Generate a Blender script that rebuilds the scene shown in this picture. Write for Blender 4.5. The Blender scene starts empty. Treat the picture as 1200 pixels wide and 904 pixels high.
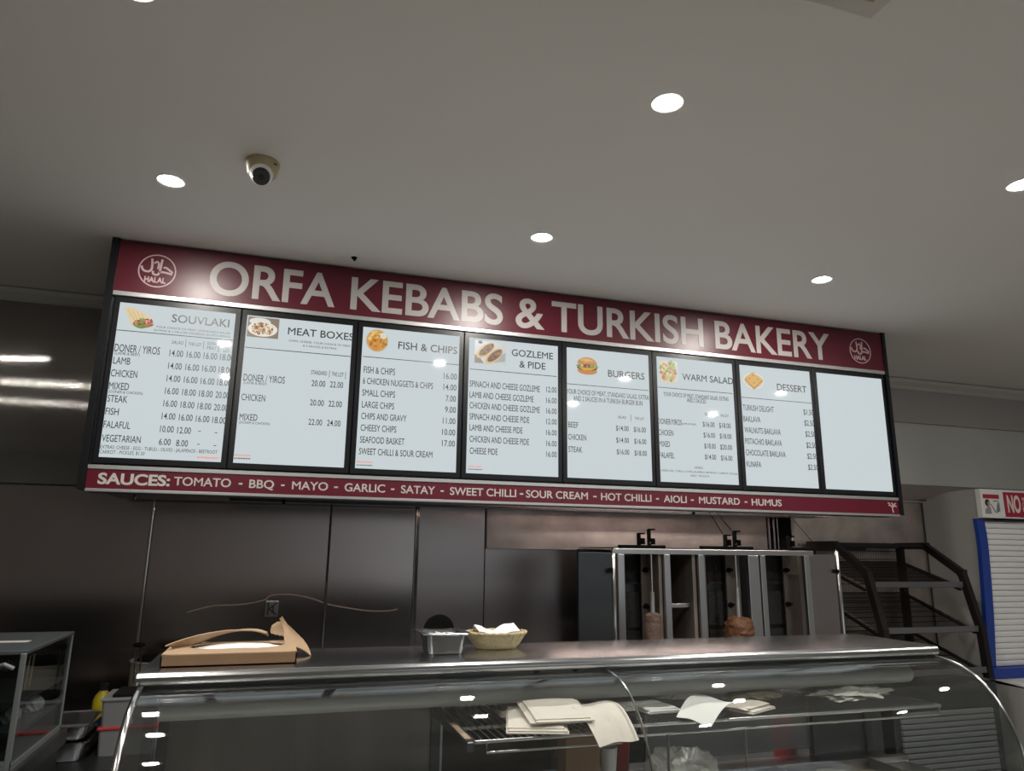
import bpy, bmesh, math, random
from mathutils import Vector, Matrix
random.seed(7)
SC = bpy.context.scene
COL = SC.collection

# ------------------------------------------------------------------ camera, world, exposure
cam_data = bpy.data.cameras.new('camera')
cam_data.sensor_fit = 'HORIZONTAL'
cam_data.sensor_width = 36.0
cam_data.lens = 845.0 / 1200.0 * 36.0
cam_data.clip_start = 0.02
CAM = bpy.data.objects.new('camera', cam_data)
COL.objects.link(CAM)
_ya, _pi, _ro = 0.30627, 0.22685, 0.01124
_f = Vector((math.sin(_ya)*math.cos(_pi), math.cos(_ya)*math.cos(_pi), math.sin(_pi)))
_r = Vector((math.cos(_ya), -math.sin(_ya), 0)); _u = _r.cross(_f)
_R = _r*math.cos(_ro) + _u*math.sin(_ro); _U = -_r*math.sin(_ro) + _u*math.cos(_ro)
CAM.matrix_world = Matrix(((_R.x, _U.x, -_f.x, 0.7027), (_R.y, _U.y, -_f.y, -3.2361), (_R.z, _U.z, -_f.z, 1.55), (0, 0, 0, 1)))
SC.camera = CAM

SC.view_settings.view_transform = 'Standard'
SC.view_settings.look = 'None'
SC.view_settings.gamma = 1.0
SC.view_settings.use_curve_mapping = False
SC.view_settings.exposure = 0.0
DAYLIGHT = 0.6          # overcast daylight outside the shopfront
DOWNLIGHT = 1060.0       # luminance of the ceiling downlights
SCREEN = 1.0            # luminance of the menu screens
HOOD_LAMP = 30.0
FOOD_LAMP = 260.0
AROT = 0.0
world = bpy.data.worlds.new('world'); SC.world = world
world.use_nodes = True
_bg = world.node_tree.nodes['Background']
_bg.inputs[0].default_value = (0.86, 0.93, 1.0, 1); _bg.inputs[1].default_value = DAYLIGHT

# ------------------------------------------------------------------ materials
def lin(h):
    h = h.lstrip('#'); o = []
    for i in (0, 2, 4):
        v = int(h[i:i+2], 16)/255
        o.append(v/12.92 if v <= .04045 else ((v+.055)/1.055)**2.4)
    return (*o, 1)
def mat(name, col, rough=.5, metal=0, spec=.5, noise=0, nscale=8, bump=0, bscale=20, emit=0, aniso=0, coat=0, stretch=None, arot=0.0):
    m = bpy.data.materials.new(name); m.use_nodes = True
    nt = m.node_tree; b = nt.nodes['Principled BSDF']
    c = lin(col) if isinstance(col, str) else (*col, 1)
    b.inputs['Base Color'].default_value = c
    b.inputs['Roughness'].default_value = rough
    b.inputs['Metallic'].default_value = metal
    b.inputs['Specular IOR Level'].default_value = spec
    if coat: b.inputs['Coat Weight'].default_value = coat; b.inputs['Coat Roughness'].default_value = .08
    if aniso: b.inputs['Anisotropic'].default_value = aniso
    if emit:
        b.inputs['Emission Color'].default_value = c; b.inputs['Emission Strength'].default_value = emit
    if aniso:                                                     # grain of the steel: highlights stretch sideways
        tg = nt.nodes.new('ShaderNodeTangent'); tg.direction_type = 'RADIAL'; tg.axis = 'Z'
        nt.links.new(tg.outputs[0], b.inputs['Tangent']); b.inputs['Anisotropic Rotation'].default_value = arot
    if noise or bump:
        tc = nt.nodes.new('ShaderNodeTexCoord'); mp = nt.nodes.new('ShaderNodeMapping')
        nt.links.new(tc.outputs['Object'], mp.inputs['Vector'])
        if stretch: mp.inputs['Scale'].default_value = stretch
    if noise:
        n = nt.nodes.new('ShaderNodeTexNoise'); n.inputs['Scale'].default_value = nscale; n.inputs['Detail'].default_value = 4
        nt.links.new(mp.outputs[0], n.inputs['Vector'])
        mx = nt.nodes.new('ShaderNodeMix'); mx.data_type = 'RGBA'
        mx.inputs[6].default_value = tuple(v*(1-noise) for v in c[:3])+(1,); mx.inputs[7].default_value = tuple(min(1, v*(1+noise)) for v in c[:3])+(1,)
        nt.links.new(n.outputs[0], mx.inputs[0]); nt.links.new(mx.outputs[2], b.inputs['Base Color'])
    if bump:
        n2 = nt.nodes.new('ShaderNodeTexNoise'); n2.inputs['Scale'].default_value = bscale; n2.inputs['Detail'].default_value = 2
        nt.links.new(mp.outputs[0], n2.inputs['Vector'])
        bp = nt.nodes.new('ShaderNodeBump'); bp.inputs['Strength'].default_value = bump; bp.inputs['Distance'].default_value = .02
        nt.links.new(n2.outputs[0], bp.inputs['Height']); nt.links.new(bp.outputs[0], b.inputs['Normal'])
    return m
def glass_mat(name, tint=(.97, .985, .98), rough=0.0, haze=0.0, ior=1.45):
    m = bpy.data.materials.new(name); m.use_nodes = True
    nt = m.node_tree; nt.nodes.clear(); N = nt.nodes.new; L = nt.links.new
    out = N('ShaderNodeOutputMaterial'); tr = N('ShaderNodeBsdfTransparent'); gl = N('ShaderNodeBsdfGlossy')
    tr.inputs[0].default_value = (*tint, 1); gl.inputs['Roughness'].default_value = rough
    ge = N('ShaderNodeNewGeometry'); mr = N('ShaderNodeMapRange'); fr = N('ShaderNodeFresnel'); mx = N('ShaderNodeMixShader')
    mr.inputs['To Min'].default_value = ior; mr.inputs['To Max'].default_value = 1/ior
    L(ge.outputs['Backfacing'], mr.inputs['Value']); L(mr.outputs[0], fr.inputs['IOR'])
    L(fr.outputs[0], mx.inputs[0]); L(tr.outputs[0], mx.inputs[1]); L(gl.outputs[0], mx.inputs[2])
    last = mx
    if haze:
        df = N('ShaderNodeBsdfDiffuse'); df.inputs[0].default_value = (.6, .62, .62, 1)
        m2 = N('ShaderNodeMixShader'); m2.inputs[0].default_value = haze
        L(mx.outputs[0], m2.inputs[1]); L(df.outputs[0], m2.inputs[2]); last = m2
    L(last.outputs[0], out.inputs[0])
    return m
def brushed_mat(name, col, rough, spread):
    """steel with a vertical grain: the fine scratches tilt the surface sideways at random, so highlights become sideways streaks"""
    m = mat(name, col, rough, 1); nt = m.node_tree; N = nt.nodes.new; L = nt.links.new
    tc = N('ShaderNodeTexCoord'); wn = N('ShaderNodeTexWhiteNoise'); wn.noise_dimensions = '3D'
    mr = N('ShaderNodeMapRange'); mr.inputs['To Min'].default_value = -spread/2; mr.inputs['To Max'].default_value = spread/2
    cx = N('ShaderNodeCombineXYZ'); ge = N('ShaderNodeNewGeometry'); ad = N('ShaderNodeVectorMath'); nz = N('ShaderNodeVectorMath'); nz.operation = 'NORMALIZE'
    L(tc.outputs['Object'], wn.inputs['Vector']); L(wn.outputs['Value'], mr.inputs['Value']); L(mr.outputs[0], cx.inputs['X'])
    L(ge.outputs['Normal'], ad.inputs[0]); L(cx.outputs[0], ad.inputs[1]); L(ad.outputs[0], nz.inputs[0])
    L(nz.outputs[0], nt.nodes['Principled BSDF'].inputs['Normal'])
    return m
def screen_mat(name, col, emit):
    m = mat(name, (.02, .02, .02), .035); b = m.node_tree.nodes['Principled BSDF']
    b.inputs['Emission Color'].default_value = (*col, 1); b.inputs['Emission Strength'].default_value = emit
    return m
def picture_mat(name, emit):
    m = bpy.data.materials.new(name); m.use_nodes = True
    nt = m.node_tree; b = nt.nodes['Principled BSDF']
    a = nt.nodes.new('ShaderNodeVertexColor'); a.layer_name = 'Col'
    nt.links.new(a.outputs[0], b.inputs['Base Color'])
    b.inputs['Roughness'].default_value = .35
    if emit:
        b.inputs['Base Color'].default_value = (0, 0, 0, 1)
        for l in list(nt.links):
            if l.to_socket == b.inputs['Base Color']: nt.links.remove(l)
        nt.links.new(a.outputs[0], b.inputs['Emission Color']); b.inputs['Emission Strength'].default_value = emit
    return m

M = dict(
    ceiling=mat('ceiling_paint', (.78, .755, .715), .85, noise=.02, nscale=2),
    wall=mat('wall_paint', (.55, .55, .52), .7, noise=.03, nscale=3),
    bulkhead=mat('bulkhead_paint', (.40, .385, .375), .7),
    cornice=mat('cornice_paint', (.60, .58, .54), .7),
    floor=mat('floor_tile', (.52, .50, .46), .45, noise=.08, nscale=5),
    floor_dark=mat('dark_floor_tile', (.13, .125, .12), .5, noise=.1, nscale=5),
    wall_dark=mat('dark_wall_paint', (.22, .215, .205), .7),
    floor_kitchen=mat('kitchen_floor_tile', (.10, .09, .085), .45, noise=.2, nscale=5),
    steel=mat('brushed_steel', (.56, .54, .53), .30, 1, noise=.06, nscale=3, bump=.10, bscale=1.6, aniso=.6, stretch=(1, 1, 1)),
    steel_wall=mat('splashback_steel', (.40, .35, .338), .25, 1, noise=.10, nscale=2.5, bump=.05, bscale=2.2, aniso=.85, arot=AROT),
    steel_streak=brushed_mat('upper_wall_steel', (.36, .345, .335), .055, 1.05),
    rear_steel=mat('rear_panel_steel', (.22, .205, .20), .32, 1, noise=.55, nscale=1.4, stretch=(4, 1, .25)),  # stretched vertical bands put blotchy reflections into the colour
    reflection_line=mat('painted_reflection', (.85, .66, .57), .6, 1),  # pale pinkish metal carrying the colour of a warm reflection
    steel_wall_b=mat('splashback_steel_dull', (.44, .395, .385), .36, 1, noise=.10, nscale=2.5, bump=.05, bscale=1.7, aniso=.6, arot=AROT),
    steel_warm=mat('mottled_warm_steel', (.56, .49, .45), .50, 1, noise=.50, nscale=6, bump=.10, bscale=5),  # paler, warmer steel with strong mottling
    steel_dark=mat('dark_steel', (.10, .105, .11), .33, .9, noise=.1, nscale=4),
    mirror_strip=mat('polished_strip', (.80, .80, .80), .04, 1, noise=.12, nscale=20, bump=.004, bscale=9),
    chrome=mat('polished_steel', (.72, .72, .72), .14, 1),
    counter=mat('counter_steel', (.47, .475, .48), .21, 1, noise=.03, nscale=6, bump=.012, bscale=12),
    black=mat('black_plastic', (.010, .011, .012), .35),
    matte_black=mat('matte_black', (.006, .006, .006), .85, spec=.15),
    bezel=mat('bezel_black', (.006, .007, .009), .32, spec=.35),
    red=mat('burgundy_acrylic', '#581022', .34, noise=.02, nscale=1),
    vinyl=mat('grey_white_vinyl', (.48, .455, .44), .4),
    pink=mat('pale_pink_vinyl', (.60, .42, .44), .4),
    alu=mat('aluminium_trim', (.55, .55, .55), .38, .85),
    white=mat('white_plastic', (.72, .72, .70), .4),
    offwhite=mat('grey_white_enamel', (.38, .375, .355), .45),
    blind=mat('roller_blind', (.76, .76, .77), .4),
    blue=mat('blue_plastic', (.012, .045, .28), .35),
    cream=mat('cream_plastic', (.46, .37, .22), .45),
    card=mat('cardboard', (.24, .145, .08), .8, noise=.10, nscale=30, bump=.03, bscale=60),
    card_in=mat('cardboard_torn', (.38, .26, .16), .85, noise=.15, nscale=40),
    paper=mat('white_paper', (.80, .79, .77), .75, bump=.05, bscale=30),
    bread=mat('wrapped_flatbread', (.76, .69, .62), .7, noise=.08, nscale=25, bump=.06, bscale=30),
    wicker=mat('wicker', (.52, .43, .25), .65, noise=.25, nscale=50, bump=.25, bscale=70),
    wing=mat('wing_steel', (.075, .08, .085), .35, .8),
    rail=mat('price_rail', (.085, .085, .09), .35),
    notice_red=mat('notice_red', '#a01f38', .4),
    pale_pink=mat('notice_lettering', (.72, .62, .60), .45),
    cab_roof=mat('cabinet_roof', (.07, .085, .09), .15),
    cab_edge=mat('cabinet_edge', (.30, .33, .33), .3, .6),
    cab_shelf=mat('cabinet_shelf', (.26, .27, .27), .35, .5),
    housing=mat('lamp_housing_plastic', (.42, .44, .42), .4),
    screen=screen_mat('screen_white', (.555, .615, .635), SCREEN),
    ink=mat('screen_ink', (.03, .035, .04), .3),
    ink_red=mat('screen_red', '#c8786c', .3, emit=.6),
    lamp=mat('lamp_white', (1, .955, .885), .3, emit=DOWNLIGHT),
    hood_lamp=mat('hood_lamp_warm', (1, .86, .78), .3, emit=HOOD_LAMP),
    food_lamp=mat('food_lamp_warm', (1, .62, .45), .3, emit=FOOD_LAMP),
    glass=glass_mat('clear_glass', ior=1.7),
    glass_end=glass_mat('end_glass', (.88, .90, .90)),
    glass_dark=glass_mat('smoked_glass', (.42, .45, .45), .02),
    glass_side=glass_mat('cabinet_side_glass', (.74, .77, .77)),
    glass_frost=glass_mat('frosted_door', (.8, .82, .84), .25, .42),
    meat=mat('roasted_meat', (.115, .045, .016), .6, noise=.5, nscale=30, bump=.7, bscale=35),
    meat_pale=mat('chicken_meat', (.13, .078, .06), .6, noise=.3, nscale=30, bump=.5, bscale=35),
    yellow=mat('yellow_plastic', (.45, .37, .015), .4),
    label_blue=mat('blue_label', (.03, .06, .22), .5),
    tub=mat('grey_tub_plastic', (.19, .195, .20), .45),
    red_plastic=mat('red_plastic', (.45, .03, .035), .45),
    pot=mat('beige_pot', (.34, .31, .26), .5),
    burner=mat('burner_mesh', (.03, .028, .027), .7, noise=.5, nscale=40, bump=.4, bscale=60),
    grill_panel=mat('grill_panel', (.30, .255, .225), .42, .7, noise=.15, nscale=8),
    rack=mat('rack_brown_black', (.010, .0075, .007), .5, spec=.3),
    wire=mat('wire_chrome', (.45, .45, .45), .3, 1),
    wood=mat('brown_block', (.45, .33, .24), .6),
    plastic_bag=mat('plastic_bag', (.62, .61, .57), .3, bump=.3, bscale=25),
    loaf=mat('bagged_loaf', (.30, .27, .20), .3, noise=.35, nscale=12, bump=.2, bscale=20),
    pic_screen=picture_mat('screen_picture', SCREEN*.85),
    pic_print=picture_mat('printed_picture', 0),
)

# ------------------------------------------------------------------ helpers
def link(name, me, material=None, parent=None, smooth=False):
    o = bpy.data.objects.new(name, me); COL.objects.link(o)
    if material is not None and not me.materials: me.materials.append(M[material] if isinstance(material, str) else material)
    if parent is not None: o.parent = parent
    if smooth:
        for p in me.polygons: p.use_smooth = True
    return o
def obj(name, bm, material, parent=None, smooth=False, recalc=True):
    if recalc: bmesh.ops.recalc_face_normals(bm, faces=bm.faces)
    me = bpy.data.meshes.new(name); bm.to_mesh(me); bm.free()
    o = link(name, me, material, parent)
    if smooth:
        for p in me.polygons: p.use_smooth = True
        try: me.set_sharp_from_angle(angle=math.radians(smooth if smooth > 1 else 40))
        except Exception: pass
    return o
def thing(name, label, cat, group=None, loc=(0, 0, 0)):
    o = bpy.data.objects.new(name, None); COL.objects.link(o); o.location = loc
    o.empty_display_size = .05
    return tag(o, label, cat, group)
def tag(o, label=None, cat=None, group=None, kind=None):
    if label: o['label'] = label
    if cat: o['category'] = cat
    if group: o['group'] = group
    if kind: o['kind'] = kind
    return o
def B(): return bmesh.new()
def box(bm, x0, x1, y0, y1, z0, z1, bev=0, seg=2):
    r = bmesh.ops.create_cube(bm, size=1)
    vs = r['verts']
    for v in vs: v.co = Vector((x0+(v.co.x+.5)*(x1-x0), y0+(v.co.y+.5)*(y1-y0), z0+(v.co.z+.5)*(z1-z0)))
    if bev:
        es = list({e for v in vs for e in v.link_edges})
        bmesh.ops.bevel(bm, geom=es, offset=bev, segments=seg, profile=.6, affect='EDGES')
    return bm
def frame_of(d):
    d = d.normalized(); a = Vector((0, 0, 1)) if abs(d.z) < .9 else Vector((1, 0, 0))
    s = d.cross(a).normalized(); return s, s.cross(d)
def tube(bm, pts, r, n=10, caps=True, close=False):
    pts = [Vector(p) for p in pts]; rings = []; m = len(pts)
    rr = r if isinstance(r, (list, tuple)) else [r]*m
    ps = None
    for i, p in enumerate(pts):
        if close: d = pts[(i+1) % m]-pts[i-1]
        else: d = pts[min(i+1, m-1)]-pts[max(i-1, 0)]
        d.normalize()
        if ps is None: s, t = frame_of(d)
        else:
            s = (ps-d*ps.dot(d)).normalized(); t = s.cross(d)
        ps = s
        rings.append([bm.verts.new(p+s*math.cos(k*2*math.pi/n)*rr[i]+t*math.sin(k*2*math.pi/n)*rr[i]) for k in range(n)])
    for i in range(m if close else m-1):
        a, b = rings[i], rings[(i+1) % m]
        for k in range(n): bm.faces.new((a[k], a[(k+1) % n], b[(k+1) % n], b[k]))
    if caps and not close:
        bm.faces.new(rings[0][::-1]); bm.faces.new(rings[-1])
    return bm
def bar(bm, p, q, w, h, up=(0, 0, 1)):
    p, q = Vector(p), Vector(q); d = (q-p).normalized(); u = Vector(up)
    s = d.cross(u).normalized(); u = s.cross(d)
    c = []
    for e in (p, q):
        c.append([bm.verts.new(e+s*a*w/2+u*b*h/2) for a, b in ((-1, -1), (1, -1), (1, 1), (-1, 1))])
    for k in range(4): bm.faces.new((c[0][k], c[0][(k+1) % 4], c[1][(k+1) % 4], c[1][k]))
    bm.faces.new(c[0][::-1]); bm.faces.new(c[1])
    return bm
def lathe(bm, prof, cx, cy, n=32, sx=1, sy=1, cap=True):
    rings = []
    for r, z in prof: rings.append([bm.verts.new((cx+sx*r*math.cos(k*2*math.pi/n), cy+sy*r*math.sin(k*2*math.pi/n), z)) for k in range(n)])
    for a, b in zip(rings, rings[1:]):
        for k in range(n): bm.faces.new((a[k], a[(k+1) % n], b[(k+1) % n], b[k]))
    if cap: bm.faces.new(rings[0][::-1]); bm.faces.new(rings[-1])
    return bm
def prism(bm, poly, axis, a0, a1):
    def P(u, v, w): return {'x': (w, u, v), 'y': (u, w, v), 'z': (u, v, w)}[axis]
    A = [bm.verts.new(P(u, v, a0)) for u, v in poly]; C = [bm.verts.new(P(u, v, a1)) for u, v in poly]
    n = len(poly)
    for i in range(n): bm.faces.new((A[i], A[(i+1) % n], C[(i+1) % n], C[i]))
    bm.faces.new(A[::-1]); bm.faces.new(C)
    return bm
def sheet(bm, fn, nu, nv, t=.0015):
    """a thin sheet with real thickness; fn(u, v) gives its middle surface"""
    P = [[Vector(fn(i/nu, j/nv)) for j in range(nv+1)] for i in range(nu+1)]
    top, bot = [], []
    for i in range(nu+1):
        tr, br = [], []
        for j in range(nv+1):
            du = P[min(i+1, nu)][j]-P[max(i-1, 0)][j]; dv = P[i][min(j+1, nv)]-P[i][max(j-1, 0)]
            n = du.cross(dv)
            n = n.normalized() if n.length > 1e-12 else Vector((0, 0, 1))
            tr.append(bm.verts.new(P[i][j]+n*t/2)); br.append(bm.verts.new(P[i][j]-n*t/2))
        top.append(tr); bot.append(br)
    for i in range(nu):
        for j in range(nv):
            bm.faces.new((top[i][j], top[i+1][j], top[i+1][j+1], top[i][j+1]))
            bm.faces.new((bot[i][j], bot[i][j+1], bot[i+1][j+1], bot[i+1][j]))
    for i in range(nu):
        bm.faces.new((top[i][0], bot[i][0], bot[i+1][0], top[i+1][0])); bm.faces.new((top[i][nv], top[i+1][nv], bot[i+1][nv], bot[i][nv]))
    for j in range(nv):
        bm.faces.new((top[0][j], top[0][j+1], bot[0][j+1], bot[0][j])); bm.faces.new((top[nu][j], bot[nu][j], bot[nu][j+1], top[nu][j+1]))
    return bm

# lettering: each string becomes a thin mesh in the x-z plane facing -y
_font_curve = bpy.data.curves.new('lettering_font', 'FONT')
_font_obj = bpy.data.objects.new('lettering_font', _font_curve); COL.objects.link(_font_obj)
_cache = {}
def _raw(s, bold):
    if (s, bold) not in _cache:
        _font_curve.body = s; _font_curve.offset = bold; _font_curve.resolution_u = 7 if bold > .012 else 3
        dg = bpy.context.evaluated_depsgraph_get(); dg.update()
        me = bpy.data.meshes.new_from_object(_font_obj.evaluated_get(dg))
        _cache[(s, bold)] = ([v.co.copy() for v in me.vertices], [list(p.vertices) for p in me.polygons])
        bpy.data.meshes.remove(me)
    return _cache[(s, bold)]
def _adv(p): return max(v.x for v in _raw(p+'H', 0)[0])-max(v.x for v in _raw('H', 0)[0])
def glyphs(s, bold=0.0):
    if 'M' not in s or bold <= 0: return _raw(s, bold)
    V, F, i, b = [], [], 0, bold                # the built-in font's M does not take a heavier weight: draw that letter here
    while i < len(s):
        j = i
        while j < len(s) and s[j] != 'M': j += 1
        dx = _adv(s[:i]) if i else 0
        if j > i and s[i:j].strip():
            v, f = _raw(s[i:j], b); n = len(V)
            V += [q+Vector((dx, 0, 0)) for q in v]; F += [[k+n for k in q] for q in f]
        if j < len(s):
            dx = _adv(s[:j]) if j else 0; n = len(V)
            P = [(.075-b, 0), (.165+b, 0), (.168+b, .53-b), (.392, .265-b*1.2), (.612-b, .53-b), (.615-b, 0), (.705+b, 0), (.705+b, .68), (.62-b*.3, .68), (.392, .405+b*.6), (.165+b*.3, .68), (.075-b, .68)]
            V += [Vector((x+dx, y, 0)) for x, y in P]; F.append(list(range(n, n+12)))
        i = j+1
    return V, F
_H = max(v.y for v in glyphs('H')[0])
def write(bm, s, x, zc, h, w, y, bold=0.0):
    """string s, left edge x, middle height zc, cap height h, width w, on the plane y (facing -y)"""
    vs, fs = glyphs(s, bold)
    x0 = min(v.x for v in vs); x1 = max(v.x for v in vs)
    kx = w/(x1-x0); kz = h/_H
    V = [bm.verts.new((x+(v.x-x0)*kx, y, zc-h/2+v.y*kz)) for v in vs]
    for f in fs:
        try: bm.faces.new([V[i] for i in f])
        except ValueError: pass
def rect(bm, x0, x1, z0, z1, y):
    v = [bm.verts.new(p) for p in ((x0, y, z0), (x1, y, z0), (x1, y, z1), (x0, y, z1))]
    bm.faces.new(v)
def face_front(bm, t=.0012):
    """turn flat lettering to face -y and give it the thickness of cut vinyl"""
    for f in bm.faces:
        f.normal_update()
        if f.normal.y > 0: f.normal_flip()
    if t:
        g = bmesh.ops.extrude_face_region(bm, geom=list(bm.faces))
        for v in [e for e in g['geom'] if isinstance(e, bmesh.types.BMVert)]: v.co.y -= t
    return bm
def clip_x(bm, a, b):
    for co, no in ((a, -1), (b, 1)):
        bmesh.ops.bisect_plane(bm, geom=bm.verts[:]+bm.edges[:]+bm.faces[:], plane_co=(co, 0, 0), plane_no=(no, 0, 0), clear_outer=True)
def picture(name, shapes, parent, material, y, t=.0004):
    """flat picture from coloured polygons [(hex, [(x, z)...])]; later ones lie on top"""
    bm = B(); cl = bm.loops.layers.float_color.new('Col')
    for i, (c, poly) in enumerate(shapes):
        vs = [bm.verts.new((x, y-t*(i+1)/max(1, len(shapes)), z)) for x, z in poly]
        f = bm.faces.new(vs); f.normal_update()
        if f.normal.y > 0: f.normal_flip()
        for l in f.loops: l[cl] = lin(c)
    return obj(name, bm, material, parent, recalc=False)
def ell(cx, cz, rx, rz, n=18, rot=0, wob=0):
    o = []
    for k in range(n):
        a = k*2*math.pi/n; w = 1+random.uniform(-wob, wob)
        x, z = rx*w*math.cos(a), rz*w*math.sin(a)
        o.append((cx+x*math.cos(rot)-z*math.sin(rot), cz+x*math.sin(rot)+z*math.cos(rot)))
    return o
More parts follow.
